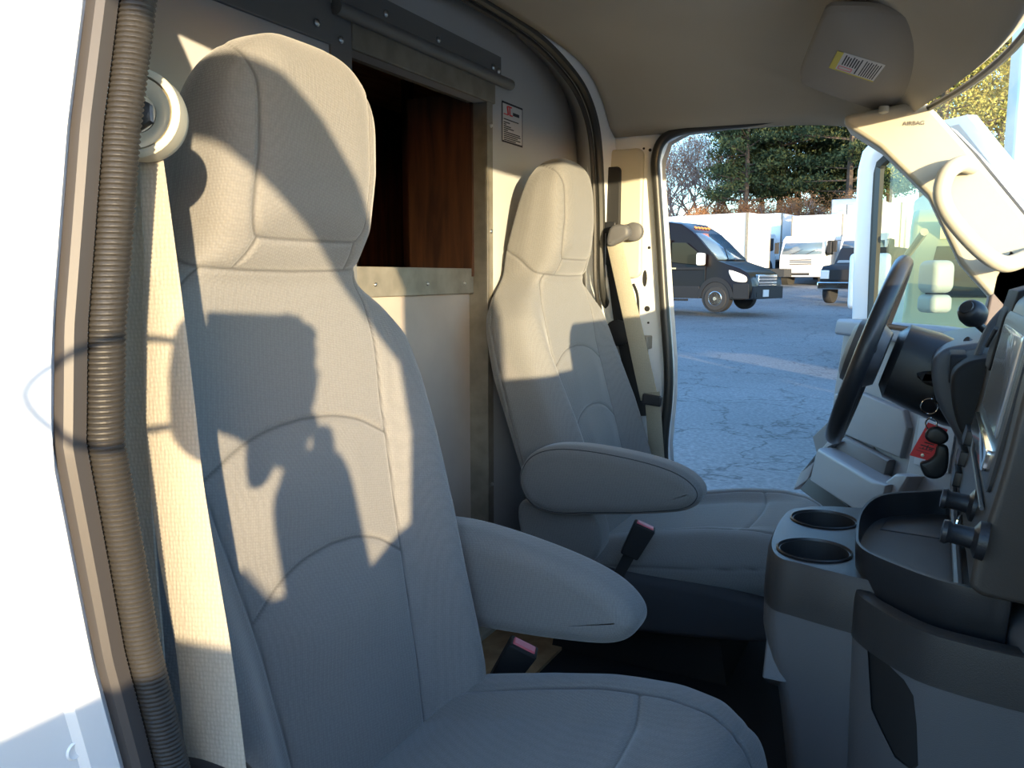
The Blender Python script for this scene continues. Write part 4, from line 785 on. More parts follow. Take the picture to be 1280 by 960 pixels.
obj('pocket_bar', dpillow(dq([(1018, 568), (1022, 560), (1090, 600), (1108, 606), (1100, 636), (1070, 640), (1012, 602)], .15), N(.06), N(.15), .014), 'doorp', dd)
obj('pocket_end', dpillow(dq([(1118, 592), (1135, 596), (1118, 625), (1100, 640), (1095, 610)], .13), N(.05), N(.13), .01), 'doorp', dd)
obj('door_rear_edge', dpillow(dq([(1040, 545), (1050, 552), (1022, 568), (1010, 600), (992, 612), (1000, 590)], .10), N(.0), N(.10), .006), 'doorp', dd)
obj('lower_slot', dpillow(dq([(1012, 596), (1060, 632), (1050, 650), (1000, 612)], .10), N(.06), N(.10), .004), 'softblack', dd)
obj('front_panel', dpillow(dq([(1148, 512), (1210, 527), (1212, 540), (1200, 600), (1185, 640), (1122, 640), (1135, 575)], .08), N(.04), N(.08), .01), 'doorp', dd)
gr = dq([(1150, 522), (1195, 535), (1185, 592), (1142, 580)], .085)
o_gr = obj('speaker_grille', dpillow(gr, N(.08), N(.086), .002), mat('grille_grey', (.30, .29, .30), .6), dd)
gv = []
for i in range(8):
    for j in range(9):
        if (i + j) % 2: continue
        s, t = (i + .6) / 8.2, (j + .6) / 9.2; a = np.array(gr[0]) * (1 - s) + np.array(gr[1]) * s; b = np.array(gr[3]) * (1 - s) + np.array(gr[2]) * s; p = a * (1 - t) + b * t
        gv.append(dprism([(p[0] - .011, p[1] - .009), (p[0] + .011, p[1] - .009), (p[0] + .011, p[1] + .009), (p[0] - .011, p[1] + .009)], N(.0855), N(.0885)))
obj('grille_dots', join(*gv), mat('grille_dark', (.13, .13, .15), .6), o_gr, sm=False); o_gr['_local'] = 1
bpy.data.objects['grille_dots'].location = (0, 0, 0)
obj('panel_letters', dprism([(1.15, 1.155), (1.12, 1.155), (1.12, 1.150), (1.15, 1.150)], N(.0745), N(.0765)), 'ink', dd, sm=False)
lk = dray(1204, 419, N(.08)); obj('lock_knob', (lambda v, f: ([(a, b, c_ - .74) for a, b, c_ in v], f))(*lathe([(.010, 0), (.012, .008), (.010, .014), (.001, .015)], (lk[0], N(.07), lk[1] - .01), (0, 0, 1), 14)), 'blackp', dd)
# mirror outside the glass: arm and two-part head
mh = dray(1170, 345, N(-.3)); m1 = dray(1168, 372, N(-.3))
obj('mirror_head', dpillow(rrect(mh[0] - .055, mh[0] + .055, mh[1] - .06, mh[1] + .055, .03), N(-.26), N(-.34), .02), 'mirrorm', dd)
obj('mirror_lower', dpillow(rrect(mh[0] - .052, mh[0] + .052, mh[1] - .13, mh[1] - .065, .02), N(-.26), N(-.34), .02), 'mirrorm', dd)
ar0, ar1 = dray(1163, 290, N(-.05)), dray(1130, 325, N(-.20))
obj('mirror_arm', tube([dl(ar0[0], ar0[1], N(-.03)), dl(ar1[0], ar1[1], N(-.2))], .012, 8), 'alu', dd)
# ================================================================== OUTSIDE: VEHICLES
def wheel_parts(root, x, y, z, r, wdt, hub='chrome', nm='wheel'):
    w_ = obj(nm, (lambda vf: vf)(lathe([(r * .55, -wdt / 2), (r * .93, -wdt / 2), (r, -wdt * .3), (r, wdt * .3), (r * .93, wdt / 2), (r * .55, wdt / 2)], (x, y, z), (0, 1, 0), 36)), 'tyre', root)
    w_['_local'] = 1
    h_ = obj('wheel_rim', lathe([(r * .60, 0), (r * .56, .01), (r * .50, -.02), (r * .2, -.01), (r * .15, .03), (.001, .03)], (x, y - wdt / 2 if y < 0 else y + wdt / 2, z), (0, -1 if y < 0 else 1, 0), 24), hub, w_); return w_
def local_thing(name, loc, label, cat, rotz, group=None):
    t = thing(name, loc, label, cat, group, rotz); t['_local'] = 1; return t
# black high-roof passenger van; local frame: +x front, -y the side the camera sees
bv = local_thing('passenger_van', (-6.95, 25.6, .60), 'black high-roof passenger van parked across the lot', 'van', math.radians(-14))
vp = [(-3.0, .42), (-3.02, 1.2), (-2.95, 2.3), (-2.8, 2.58), (-2.3, 2.68), (-.2, 2.66), (.25, 2.58), (.62, 2.36), (.98, 2.02), (1.52, 1.46), (1.75, 1.38), (2.25, 1.22), (2.50, 1.08), (2.60, .86), (2.64, .62), (2.60, .40), (2.4, .34), (2.10, .34), (1.2, .36), (-3.0, .36)]
def vanbody():
    rings = []
    for y, s in ((-1.0, 0), (-.985, 1), (-.86, 2), (.86, 2), (.985, 1), (1.0, 0)):
        r_ = []
        for x, z in vp:
            inset = .10 * max(0, (z - 1.2)) ** 1.3; k = {0: 1, 1: .0, 2: 0}[s]
            yy = y * (1 - 0) ; yy = math.copysign(max(.2, abs(y) - inset - (0)), y)
            xx = x - (.05 if s == 0 and x > 2 else 0); zz_ = z - (.10 if (s == 0 and z > 2.2) else .03 if (s == 1 and z > 2.2) else 0); r_.append((xx, yy, zz_))
        rings.append(r_)
    return loft(rings)
obj('body', vanbody(), 'vblack', bv, bevel=.03)
obj('lower_cladding', join(bx(-2.95, 1.0, -1.02, -.98, .36, .72), bx(2.05, 2.55, -1.02, -.95, .36, .80), bx(2.35, 2.70, -.98, .98, .36, .72)), 'vgrey', bv, bevel=.02)
obj('wheel_arch', loft([[(1.52 + math.cos(a) * .56, -1.03, .42 + math.sin(a) * .56) for a in np.linspace(0, math.pi, 18)], [(1.52 + math.cos(a) * .45, -1.03, .40 + math.sin(a) * .45) for a in np.linspace(0, math.pi, 18)], [(1.52 + math.cos(a) * .45, -.80, .40 + math.sin(a) * .45) for a in np.linspace(0, math.pi, 18)]], False, False), 'vgrey', bv)
obj('wheel_well', prism(circ(1.52, .40, .44, 24), 'y', -1.012, -.75), 'softblack', bv)
wheel_parts(bv, 1.52, -.92, .36, .36, .24); wheel_parts(bv, 1.52, .92, .36, .36, .24); wheel_parts(bv, -2.0, -.92, .36, .36, .24); wheel_parts(bv, -2.0, .92, .36, .36, .24)
obj('side_window', prism([(.02, 1.42), (.02, 2.02), (.50, 2.0), (.86, 1.74), (1.12, 1.42), (.9, 1.33)], 'y', -.985, -.955), 'darkglass', bv, bevel=.01)
for x0, x1 in ((-1.15, -.22), (-2.1, -1.25), (-2.9, -2.2)): obj('side_window', bx(x0, x1, -.985, -.95, 1.38, 2.05), 'darkglass', bv, bevel=.01)
obj('window_surround', join(bx(-.12, -.02, -.995, -.95, 1.30, 2.1), bx(-1.22, 1.15, -1.0, -.97, 1.20, 1.26)), 'vgrey', bv)
obj('windscreen', loft([[(.70, -.80, 2.26), (.70, .80, 2.26)], [(1.52, -.88, 1.50), (1.52, .88, 1.50)]], False, False), 'truckglass', bv); solid(bpy.data.objects['windscreen'], .06, 0)
obj('wiper', tube([(1.60, -.4, 1.47), (1.2, .1, 1.85)], .015, 6), 'softblack', bv)
obj('headlamp', pillow([(1.92, 1.18), (2.28, 1.08), (2.46, .98), (2.44, .84), (2.10, .86), (1.98, .98)], 'y', -1.03, -.80, .03, 4, sp=3), 'lamp', bv)
obj('grille', bx(2.54, 2.66, -.62, .62, .72, 1.05), 'chrome', bv, bevel=.02)
for k in range(3): obj('grille_bar', bx(2.655, 2.68, -.60, .60, .77 + .09 * k, .80 + .09 * k), 'vgrey', bv)
obj('number_plate', bx(2.69, 2.72, -.42, -.06, .42, .62), 'paper', bv); obj('fog_lamp', bx(2.66, 2.71, -.85, -.62, .42, .55), 'softblack', bv)
mr = obj('door_mirror', pillow(rrect(1.0, 1.20, 1.32, 1.68, .06), 'y', -1.28, -1.05, .03, sp=0), 'lamp', bv)
for x in (.0, -.38): obj('door_handle', bx(x, x + .2, -1.01, -.985, 1.22, 1.26), 'chrome', bv)
for x in (-.07, 1.15): obj('door_gap', bx(x, x + .012, -1.005, -.99, .5, 1.3), 'softblack', bv)
for y in (-.45, -.25, -.05, .15, .35): obj('roof_marker', box((.52, y, 2.46), (.09, .08, .04), (0, .6, 0)), 'orange', bv, bevel=.01)
obj('running_board', bx(-1.8, .6, -1.12, -.95, .28, .34), 'vgrey', bv)
# cab-over box trucks; local frame +x front, -y right-hand side as seen from the left of the row
def box_truck(loc, rot, label, lamp_dark=False, box_h=3.0, box_l=5.5, group=None, cab=True, name='box_truck'):
    t = local_thing(name, loc, label, 'truck', rot, group)
    if cab:
        cp = [(-.9, .55), (-.9, 2.15), (-.7, 2.28), (.25, 2.25), (.48, 2.10), (.78, 1.42), (.84, 1.2), (.86, .62), (.8, .45), (-.9, .45)]
        obj('cab', prism(cp, 'y', -.98, .98), 'truck', t, bevel=.05, seg=3)
        obj('windscreen', loft([[(.46, -.84, 2.06), (.46, .84, 2.06)], [(.80, -.90, 1.40), (.80, .90, 1.40)]], False, False), 'truckglass', t); solid(t.children[-1], .05, 0)
        for s in (-1, 1):
            obj('side_window', prism([(-.45, 1.42), (-.45, 2.02), (.25, 2.02), (.60, 1.45), (.45, 1.32)], 'y', s * .975, s * 1.0), 'darkglass', t)
            obj('headlamp', bx(.82, .90, s * .92, s * .58, .72, .98), 'lamp', t, bevel=.02)
            obj('mirror', bx(.62, .74, s * 1.28, s * 1.10, 1.45, 1.95), 'softblack', t, bevel=.02); obj('mirror_arm', tube([(.6, s * .95, 1.95), (.66, s * 1.2, 1.95)], .015, 6), 'softblack', t)
            wheel_parts(t, .05, s * .84, .40, .40, .25)
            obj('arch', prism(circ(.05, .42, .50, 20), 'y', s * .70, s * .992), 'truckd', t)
        obj('grille', join(*[bx(.855, .885, -.5, .5, .95 + .09 * k, 1.0 + .09 * k) for k in range(3)]), 'truckd', t, bevel=.004)
        obj('bumper', bx(.78, .95, -.99, .99, .40, .66), 'truck', t, bevel=.03); obj('bumper_opening', join(bx(.945, .955, -.45, .45, .46, .58)), 'truckd', t)
        obj('wiper', join(tube([(.86, -.5, 1.38), (.68, .1, 1.66)], .012, 5), tube([(.86, .2, 1.38), (.68, .75, 1.66)], .012, 5)), 'softblack', t)
    obj('cargo_box', bx(-1.1 - box_l, -1.0, -1.15, 1.15, .95, .95 + box_h - .6), 'truck', t, bevel=.03)
    for s in (-1, 1): obj('corner_rail', bx(-1.12, -.985, s * 1.165 - .02, s * 1.165 + .02, .95, .35 + box_h), 'alu', t)
    obj('chassis', bx(-1.0 - box_l, .4, -.42, .42, .55, .90), 'truckd', t)
    for s in (-1, 1): wheel_parts(t, -box_l * .75, s * .84, .40, .40, .35)
    return t
box_truck((-5.35, 40.3, gz(40.3) - .05), math.radians(-102), 'white cab-over box truck with a sloped windscreen, just right of the black van', box_h=2.9)
box_truck((-2.9, 40.6, gz(40.6)), math.radians(-98), 'white cab-over truck behind the driver door frame, right of its twin', box_h=3.3)
tr3 = box_truck((-6.3, 38.6, gz(38.6) - .1), math.radians(-14), 'long white box trailer filling the gap above the van bonnet', box_h=3.0, box_l=6.0, cab=False, name='box_trailer')
box_truck((-8.7, 44.5, gz(44.5) + .05), math.radians(-100), 'white cargo body peeking over the truck cabs in the row behind', box_h=3.0, box_l=5)
box_truck((-4.1, 46.0, gz(46) + .1), math.radians(-95), 'tall white box truck in the back row beneath the pines', box_h=3.6, box_l=5)
box_truck((1.5, 43.5, gz(43.5)), math.radians(-95), 'white box truck seen through the glass of the open driver door', box_h=3.3, box_l=5)
# dark pickup nose at the door frame
pu = local_thing('pickup_truck', (-2.05, 31.0, gz(31) - .02), 'dark pickup truck nose just left of the white door frame', 'truck', math.radians(-105))
obj('body', prism([(-2.6, .5), (-2.6, 1.2), (-1.0, 1.22), (-.9, 1.85), (.3, 1.88), (.85, 1.32), (1.8, 1.25), (2.0, 1.1), (2.02, .55)], 'y', -.95, .95), 'vgrey', pu, bevel=.06, seg=3)
obj('grille', bx(1.98, 2.06, -.6, .6, .78, 1.12), 'softblack', pu, bevel=.01); obj('bumper', bx(1.95, 2.14, -.97, .97, .48, .72), 'chrome', pu, bevel=.03)
for s in (-1, 1):
    obj('headlamp', bx(1.94, 2.05, s * .92, s * .62, .82, 1.10), 'lamp', pu, bevel=.02); wheel_parts(pu, 1.35, s * .82, .38, .38, .26); wheel_parts(pu, -1.7, s * .82, .38, .38, .26)
obj('windscreen', loft([[(.32, -.75, 1.82), (.32, .75, 1.82)], [(.82, -.85, 1.36), (.82, .85, 1.36)]], False, False), 'truckglass', pu)
# pale car behind the door
pc = local_thing('parked_car', (.12, 15.3, gz(15.3)), 'cream parked car half hidden behind the open driver door', 'car', math.radians(-97))
obj('body', prism([(-2.2, .35), (-2.25, .9), (-2.0, 1.0), (-1.4, 1.42), (-.1, 1.44), (.75, 1.0), (1.7, .9), (2.05, .75), (2.1, .35)], 'y', -.88, .88), 'cream', pc, bevel=.07, seg=3)
obj('window_band', prism([(-1.9, 1.0), (-1.35, 1.36), (-.15, 1.38), (.6, 1.0)], 'y', -.89, .89), 'darkglass', pc)
for s in (-1, 1): wheel_parts(pc, 1.3, s * .80, .33, .33, .22); wheel_parts(pc, -1.4, s * .80, .33, .33, .22)
obj('marker_lamp', bx(1.95, 2.10, -.9, -.70, .58, .70), 'orange', pc, bevel=.01); obj('bumper', bx(1.95, 2.18, -.9, .9, .30, .55), 'softblack', pc, bevel=.03)
# shuttle bus through the door glass
sb = local_thing('shuttle_bus', (1.15, 19.5, gz(19.5)), 'white shuttle bus with dark side windows seen through the driver door glass', 'bus', math.radians(-82))
obj('body', prism([(-4.9, .45), (-4.9, 3.1), (-4.7, 3.3), (.2, 3.3), (.4, 3.1), (.4, .45)], 'y', -1.15, 1.15), 'truck', sb, bevel=.06, seg=3)
for k in range(5): obj('side_window', bx(-4.6 + k * 1.0, -3.7 + k * 1.0, -1.17, -1.14, 1.5, 2.75), 'darkglass', sb, bevel=.01)
obj('front_window', bx(.39, .42, -.95, .95, 1.5, 2.7), 'darkglass', sb, bevel=.01)
obj('roof_cap', bx(-.2, .44, -1.1, 1.1, 2.95, 3.28), 'truck', sb, bevel=.05)
for s in (-1, 1): wheel_parts(sb, -.4, s * 1.0, .42, .42, .28); wheel_parts(sb, -3.8, s * 1.0, .42, .42, .28)
# neighbouring truck close beside the cab
nb = local_thing('delivery_truck', (1.05, 6.9, gz(6.9)), 'cream delivery truck cab close by, framed in the driver door window', 'truck', math.radians(-90))
obj('cab', prism([(-1.6, .5), (-1.6, 2.0), (-1.2, 2.12), (-.35, 2.1), (.0, 1.98), (.42, 1.40), (.9, 1.22), (1.3, 1.1), (1.36, .5)], 'y', -1.25, 1.0), mat('cream_paint', (.34, .34, .20), .45, coat=.2), nb, bevel=.05, seg=3)
obj('windscreen', loft([[(.02, -1.05, 1.90), (.02, .85, 1.90)], [(.40, -1.12, 1.45), (.40, .9, 1.45)]], False, False), 'darkglass', nb); solid(nb.children[-1], .04, 0)
obj('banner', box((.13, -.1, 1.93), (.02, 1.9, .16), (0, .5, 0)), mat('banner_yellow', (.72, .66, .34), .6), nb)
for k in range(6): obj('banner_mark', box((.155, -.85 + .3 * k, 1.93), (.02, .05 + .03 * (k % 2), .035), (0, .5, 0)), 'ink', nb)
obj('seat_cover', bx(-.25, -.2, -.6, -.1, 1.35, 1.75), 'redtag', nb)
obj('side_mirror', pillow(rrect(.30, .45, 1.35, 1.75, .05), 'y', -1.62, -1.35, .03, sp=0), 'truck', nb)
for s in (-1, 1): wheel_parts(nb, .75, s * .95, .40, .40, .26); wheel_parts(nb, -2.1, s * .95, .40, .40, .26)
obj('cargo_box', bx(-2.6, -1.3, -.55, 2.0, .9, 3.9), 'truck', nb, bevel=.04)
# ================================================================== TREES
def tube_mesh(segs, n=5):
    V, F = [], []
    for p, q_, r0, r1 in segs:
        p, q_ = Vector(p), Vector(q_); t = (q_ - p).normalized(); a = t.orthogonal().normalized(); b = t.cross(a); k = len(V)
        for c_, r in ((p, r0), (q_, r1)):
            for i in range(n): an = 2 * math.pi * i / n; V.append(tuple(c_ + a * math.cos(an) * r + b * math.sin(an) * r))
        for i in range(n): j = (i + 1) % n; F.append((k + i, k + j, k + n + j, k + n + i))
    return V, F
def flakes(centres, size, dens, spread, flat=.6):
    n = len(centres) * dens; c_ = np.repeat(np.array(centres), dens, 0); P = c_ + rng.normal(0, 1, (n, 3)) * np.array([spread, spread, spread * flat])
    a = rng.normal(0, 1, (n, 3)); a /= np.linalg.norm(a, axis=1)[:, None]; b = np.cross(a, rng.normal(0, 1, (n, 3))); b /= np.linalg.norm(b, axis=1)[:, None]
    s = size * rng.uniform(.5, 1.4, (n, 1)); V = np.stack([P - a * s, P + b * s * .45, P + a * s, P - b * s * .45], 1).reshape(-1, 3)
    return V.tolist(), [(4 * i, 4 * i + 1, 4 * i + 2, 4 * i + 3) for i in range(n)]
def pine_proto(seed, h, fs_=.10, dn=70):
    r = random.Random(seed); segs = [((0, 0, 0), (.1, 0, h * .5), .22, .15), ((.1, 0, h * .5), (.0, .1, h), .15, .03)]; cs = []
    z = h * .36
    while z < h * .98:
        f = (z - h * .36) / (h * .62); R = (2.6 * (1 - f) ** .7 + .3) * r.uniform(.7, 1.15)
        for k in range(r.randint(3, 5)):
            a = r.uniform(0, 6.28); L_ = R * r.uniform(.6, 1.1); e = (math.cos(a) * L_, math.sin(a) * L_, z + L_ * r.uniform(.0, .35)); segs.append(((.05, 0, z), e, .05, .015))
            for q_ in (.45, .7, .9, 1.0): cs.append((.05 + (e[0]) * q_ + r.uniform(-.2, .2), e[1] * q_ + r.uniform(-.2, .2), z + (e[2] - z) * q_ + r.uniform(-.05, .25)))
        z += h * r.uniform(.03, .055)
    return tube_mesh(segs), flakes(cs, fs_, dn, .34, .45)
def bare_proto(seed, h, leaf=0):
    r = random.Random(seed); segs = []; tips = []
    def grow(p, d, L_, rad, k):
        q_ = p + d * L_; segs.append((p, q_, rad, rad * .7))
        if k == 0: tips.append(tuple(q_)); return
        for i in range(r.choice((2, 3, 3))):
            nd = (d + Vector((r.gauss(0, .42), r.gauss(0, .42), r.gauss(.12, .25)))).normalized(); grow(p.lerp(q_, r.uniform(.6, 1)), nd, L_ * r.uniform(.62, .85), rad * .62, k - 1)
    grow(Vector((0, 0, 0)), Vector((r.uniform(-.05, .05), 0, 1)), h * .27, .12, 7)
    return tube_mesh(segs, 3), (flakes(tips, .045, leaf, .25, 1) if leaf else None)
def place_tree(name, proto, mats, locs, label_fn, group):
    me = []
    for k, (vf, m) in enumerate(zip(proto, mats)):
        if vf is None: me.append(None); continue
        d = bpy.data.meshes.new(name + ('_trunk', '_foliage')[k]); d.from_pydata([tuple(p) for p in vf[0]], [], vf[1]); d.materials.append(M[m]); me.append(d)
    for i, (x, y, s, rz) in enumerate(locs):
        t = thing(name, (x, y, gz(y) - .1), label_fn(i), 'tree', group, rz); t.scale = (s, s, s)
        for k, nm in enumerate(('trunk', 'foliage')):
            if me[k] is None: continue
            o = bpy.data.objects.new(nm, me[k]); COL.objects.link(o); o.parent = t
            if k: o['kind'] = 'stuff'
def tx(u, y): return -math.tan(YAW - math.atan((u - 640) / FPX)) * y
pl = lambda us, y, s: [(tx(u, y + k % 3 * 2.2), y + k % 3 * 2.2, s * (1 + .12 * math.sin(k * 2.3)), k * 1.7) for k, u in enumerate(us)]
ORD = ['leftmost', 'second', 'third', 'fourth', 'fifth', 'sixth', 'seventh', 'eighth', 'ninth', 'tenth', 'eleventh', 'twelfth']
def nth(n, what): return (ORD[n] + ' ' + what) if n == 0 else ORD[n] + ' from the left: ' + what
A_, B_ = pine_proto(3, 11.5), pine_proto(8, 12.5)
place_tree('pine_tree', A_, ('bark', 'pine'), pl([925, 968, 1010, 1052, 1100], 52, 1.05), lambda i: nth(2 * i, 'tall dark green pine behind the white trucks'), 'pines behind the trucks')
place_tree('pine_tree', B_, ('bark', 'pine'), pl([945, 990, 1035, 1075, 1140], 55, 1.05), lambda i: nth(2 * i + 1, 'tall dark green pine behind the white trucks'), 'pines behind the trucks')
C_, D_ = bare_proto(5, 10, 2), bare_proto(11, 11, 1)
place_tree('bare_tree', C_, ('barkbare', 'rust'), pl([824, 842, 862, 884, 915, 950], 56, 1.15), lambda i: nth(2 * i + 1, 'leafless brown tree rising above the black van'), 'bare trees above the van')
place_tree('bare_tree', D_, ('barkbare', 'rust'), pl([814, 833, 852, 874, 905, 985], 62, 1.25), lambda i: nth(2 * i, 'leafless brown tree rising above the black van'), 'bare trees above the van')
F_ = bare_proto(17, 5, 7)
place_tree('woodland_shrub', F_, ('barkbare', 'rust'), pl([868, 890, 908, 930, 952, 972, 992, 1012, 1034, 1056], 50, .95), lambda i: nth(i, 'low rust brown shrub between the pine trunks'), 'shrubs under the pines')
E_ = pine_proto(21, 10, .055, 62)
place_tree('autumn_tree', (E_[0], E_[1]), ('bark', 'autumn'), pl([1160, 1198, 1236, 1275], 38, 1.2), lambda i: nth(i, 'yellow-green autumn tree seen through the windscreen'), 'autumn trees beyond the windscreen')
hl_ = obj('woodland_bank', grid(lambda a, b: (-45 + 80 * a, 66 + 4 * b, gz(66) + 3.4 * math.sin(math.pi * min(1, b)) ** .5 + .5 * math.sin(a * 37) + .3 * math.sin(a * 91)), 160, 6), mat('leaf_litter_bank', (.22, .14, .09), .95, col2=(.10, .08, .06), scale=1.5)); tag(hl_, 'rust brown woodland bank behind the trees', kind='structure')
# ================================================================== passenger door (open, out of frame; throws the curved frame shadow)
pd = thing('passenger_door', (.30, .28, .74), 'white open passenger door standing outside the right edge of the picture', 'door')
def pdp(e1, e2, x=.30): y = (e1 - .7229 * x) / .691; return (y, 1.6 + e2 + .0533 * x * 1 - .0558 * y)
out_ = [(-.62, .285), (-.20, .285), (-.03, .283), (.02, .268), (.06, .235), (.10, .180), (.15, .085), (.20, .0), (.268, -.12), (.29, -.21)]
in_ = [(-.62, .21), (-.20, .215), (-.08, .212), (-.03, .192), (.013, .160), (.062, .116), (.092, .076), (.134, .024), (.175, -.03), (.195, -.21)]
O = [pdp(*p) for p in out_]; I = [pdp(*p) for p in in_]
obj('window_frame', loft([[(.29, *p) for p in O], [(.31, *p) for p in O], [(.31, *p) for p in I], [(.29, *p) for p in I], [(.29, *p) for p in O]], False, False), 'doorp2', pd)
yb0, yb1 = pdp(-.62, 0)[0], pdp(.425, 0)[0]
obj('door_shell', prism([(yb0, .78), (yb0, 1.43), (pdp(-.055, 0)[0], 1.42), (pdp(-.03, 0)[0], 1.38), (pdp(.03, 0)[0], 1.372), (pdp(.085, 0)[0], 1.340), (pdp(.19, 0)[0], 1.385), (pdp(.20, 0)[0], 1.50), (yb1, 1.53), (yb1, .78)], 'x', .27, .34), 'doorp2', pd)
obj('mirror', bx(.36, .42, .004, .275, 1.46, 1.99), 'softblack', pd, bevel=.012)
obj('mirror_arm', tube([(.31, .12, 1.50), (.38, .12, 1.50)], .014, 8), 'softblack', pd)
# ================================================================== the photographer, out of frame beside the door; only the shadow of the hands, camera and forearm is seen
def skin(name, nodes, edges, m, parent=None, root=0, sub=2):
    me = bpy.data.meshes.new(name); off = origin(parent) if parent else Vector(); me.from_pydata([tuple(Vector(n_[0]) - off) for n_ in nodes], edges, []); me.materials.append(M[m] if isinstance(m, str) else m)
    o = bpy.data.objects.new(name, me); COL.objects.link(o); o.parent = parent; md = o.modifiers.new('skin', 'SKIN'); md.use_smooth_shade = True
    for i, n_ in enumerate(nodes): me.skin_vertices[0].data[i].radius = (n_[1], n_[1] * (n_[2] if len(n_) > 2 else 1)); me.skin_vertices[0].data[i].use_root = i == root
    sb_ = o.modifiers.new('smooth', 'SUBSURF'); sb_.levels = sb_.render_levels = sub; return o
M['skin'] = mat('skin_tone', (.50, .30, .22), .6); M['jacket'] = mat('navy_jacket', (.03, .035, .05), .9); M['hair'] = mat('dark_hair', (.03, .02, .015), .8)
def SP(e1, e2, s): p = Vector((.7229, .691, 0)) * e1 + Vector((.689, -.7207, 0)) * s; return Vector((p.x, p.y, 1.6 + e2 + .0774 * s))
hx, hy = SP(-.52, 0, .28).x, SP(-.52, 0, .28).y
per = thing('person', (hx, hy, 0), 'person in a dark jacket standing outside the passenger door holding up a camera', 'person')
shR, shL = Vector((hx + .15, hy + .08, 1.19)), Vector((hx - .17, hy - .10, 1.19))
elR, wrR = SP(.092, -.44, .15), SP(.042, -.11, .10); elL, wrL = SP(.080, -.45, .20), SP(.034, -.125, .12)
nodes = [((hx, hy, .80), .15, .8), ((hx, hy, .97), .14, .8), ((hx, hy, 1.13), .16, .8), ((hx, hy, 1.26), .075), ((hx, hy + .02, 1.37), .055), (shR, .07), (elR, .054), (wrR, .044), (shL, .07), (elL, .050), (wrL, .042),
         ((hx + .09, hy, .74), .10), ((hx + .11, hy + .03, .42), .07), ((hx + .12, hy, .09), .045), ((hx + .12, hy + .12, .04), .04), ((hx - .09, hy, .74), .10), ((hx - .11, hy + .03, .42), .07), ((hx - .12, hy, .09), .045), ((hx - .12, hy + .12, .04), .04)]
skin('body', nodes, [(0, 1), (1, 2), (2, 3), (3, 4), (2, 5), (5, 6), (6, 7), (2, 8), (8, 9), (9, 10), (0, 11), (11, 12), (12, 13), (13, 14), (0, 15), (15, 16), (16, 17), (17, 18)], 'jacket', per)
hc = Vector((hx, hy + .03, 1.48)); fdir = (Vector((0, 0, 1.5)) - hc); fdir.z = 0; fdir.normalize(); fs = Vector((-fdir.y, fdir.x, 0))
hr = []
for k in range(15):
    a = math.pi * k / 14; zh = -math.cos(a) * .115; rr_ = math.sin(a) ** .8; wx = .074 * rr_ * (1 - .22 * (zh < -.03) * min(1, (-zh - .03) / .08)); hr.append([hc + fs * math.cos(t_) * wx + fdir * math.sin(t_) * (.092 * rr_) + Vector((0, 0, zh)) for t_ in [2 * math.pi * j / 24 for j in range(24)]])
hd_ = obj('head', loft(hr), 'skin', per)
obj('nose', tube([hc + fdir * .085 + Vector((0, 0, .015)), hc + fdir * .108 + Vector((0, 0, -.022)), hc + fdir * .09 + Vector((0, 0, -.03))], .011, 8), 'skin', hd_)
for s_ in (-1, 1):
    obj('eye', lathe([(.001, .0), (.009, .003), (.012, .008), (.009, .013)], hc + fdir * .096 + fs * .03 * s_ + Vector((0, 0, .006)), -fdir, 12), 'paper', hd_)
    obj('ear', pillow([(-.012, -.03), (.014, -.02), (.016, .02), (0, .03), (-.014, .015)], 'x', 0, .012, .004, 3, sp=3), 'skin', hd_).matrix_local = Matrix.Translation(hc + fs * .074 * s_ - origin(hd_)) @ Matrix.Identity(4)
obj('mouth', tube([hc + fdir * .088 + fs * -.02 + Vector((0, 0, -.055)), hc + fdir * .094 + Vector((0, 0, -.057)), hc + fdir * .088 + fs * .02 + Vector((0, 0, -.055))], .004, 6), 'red', hd_)
obj('hair', loft([[hc + (p - hc) * 1.08 - fdir * .012 for p in r_] for r_ in hr[8:]] ), 'hair', hd_)
cmr = thing('compact_camera', tuple(EYE - _f * .045), 'small black compact camera held up in both hands outside the door', 'camera')
def cp(r_, u_, b_): return EYE + _r * r_ + _u * u_ - _f * b_
def cbox(r0, r1, u0, u1, b0, b1): return ([cp(a, b, c_) for a in (r0, r1) for b in (u0, u1) for c_ in (b0, b1)], [(0, 1, 3, 2), (4, 6, 7, 5), (0, 4, 5, 1), (2, 3, 7, 6), (0, 2, 6, 4), (1, 5, 7, 3)])
obj('camera_body', cbox(-.046, .050, -.062, .030, .018, .042), 'softblack', cmr, bevel=.004); obj('lens_barrel', lathe([(.020, 0), (.020, .008), (.001, .008)], cp(0, 0, .020), tuple(_f * .99), 24), 'softblack', cmr)
obj('shutter_button', lathe([(.006, 0), (.005, .003), (.001, .003)], cp(.034, .029, .03), tuple(_u), 12), 'chrome', cmr)
obj('wrist_strap', tube(spline([cp(-.046, .0, .03), cp(-.085, .0, .04), cp(-.12, -.03, .05), cp(-.09, -.065, .05), cp(-.04, -.06, .045)], 6), .003, 6), 'softblack', cmr)
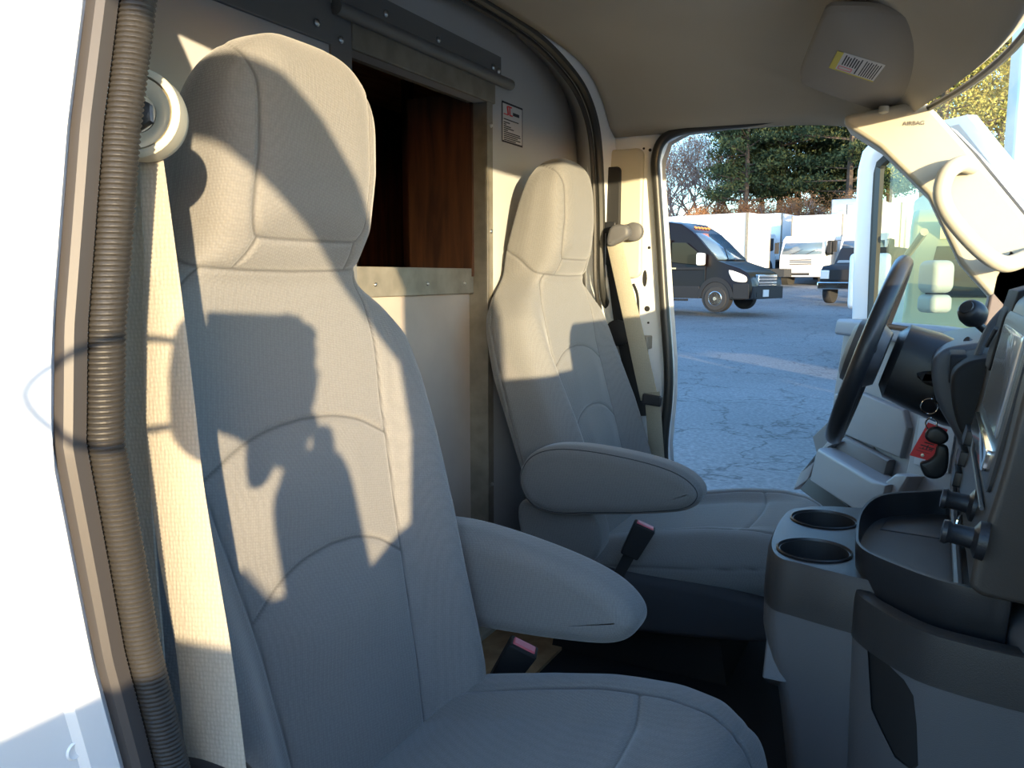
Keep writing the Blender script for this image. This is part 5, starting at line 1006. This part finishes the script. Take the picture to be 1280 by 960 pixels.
for s_, wr_ in ((1, wrR), (-.72, wrL)):
    palm = cp(.040 if s_ > 0 else -.020, -.070 if s_ > 0 else -.048, .064); nd = [(wr_, .026), (wr_.lerp(palm, .6), .027), (palm, .046, .95)]; ed = [(0, 1), (1, 2)]
    for k, (uu, ln) in enumerate(((.034, .030), (.014, .034), (-.006, .030), (-.024, .022))):
        b_ = len(nd); nd += [(cp(s_ * .060, uu - .042, .050), .0105), (cp(s_ * .062, uu - .022, .030), .010), (cp(s_ * (.062 - ln * .4), uu - .018, .016), .0095), (cp(s_ * (.060 - ln), uu - .022, .016), .0085)]; ed += [(2, b_), (b_, b_ + 1), (b_ + 1, b_ + 2), (b_ + 2, b_ + 3)]
    b_ = len(nd); nd += [(cp(s_ * .050, -.060, .060), .013), (cp(s_ * .036, -.040, .056), .011), (cp(s_ * .024, -.025, .052), .0095)]; ed += [(2, b_), (b_, b_ + 1), (b_ + 1, b_ + 2)]
    skin('hand', nd, ed, 'skin', per)
# unseen white blocks added on the sunny side to shade the lot
def sunspot(e1, dist): # point at sideways offset e1 and distance toward the sun
    e = Vector((.7229, .691, 0)); s_ = Vector((SUN.x, SUN.y, 0)).normalized(); return e * e1 + s_ * dist
for k, (e1, dist, hgt) in enumerate(((4.8, 16, 3.4), (11.0, 17, 3.4), (14.6, 17, 3.4))):
    p = sunspot(e1, dist); L__ = (4.8, 4.4, 3.0)[k]
    t = local_thing('shade_block', (p.x, p.y, 0), ('added unseen white shading block nearest the cab on the sunny side', 'added unseen white shading block in the middle of the sunny side row', 'added unseen white shading block at the far end of the sunny side row')[k], 'shading block', math.atan2(.691, .7229), 'added shading blocks on the sunny side')
    obj('box', bx(-L__ / 2, L__ / 2, -1.2, 1.2, .15, hgt), 'truck', t, bevel=.03); obj('end_panel', bx(L__ / 2, L__ / 2 + .05, -1.1, -.02, .3, hgt - .15), 'truck', t); obj('end_panel', bx(L__ / 2, L__ / 2 + .05, .02, 1.1, .3, hgt - .15), 'truck', t)
for o in list(bpy.data.objects):
    if '_local' in o.keys(): del o['_local']
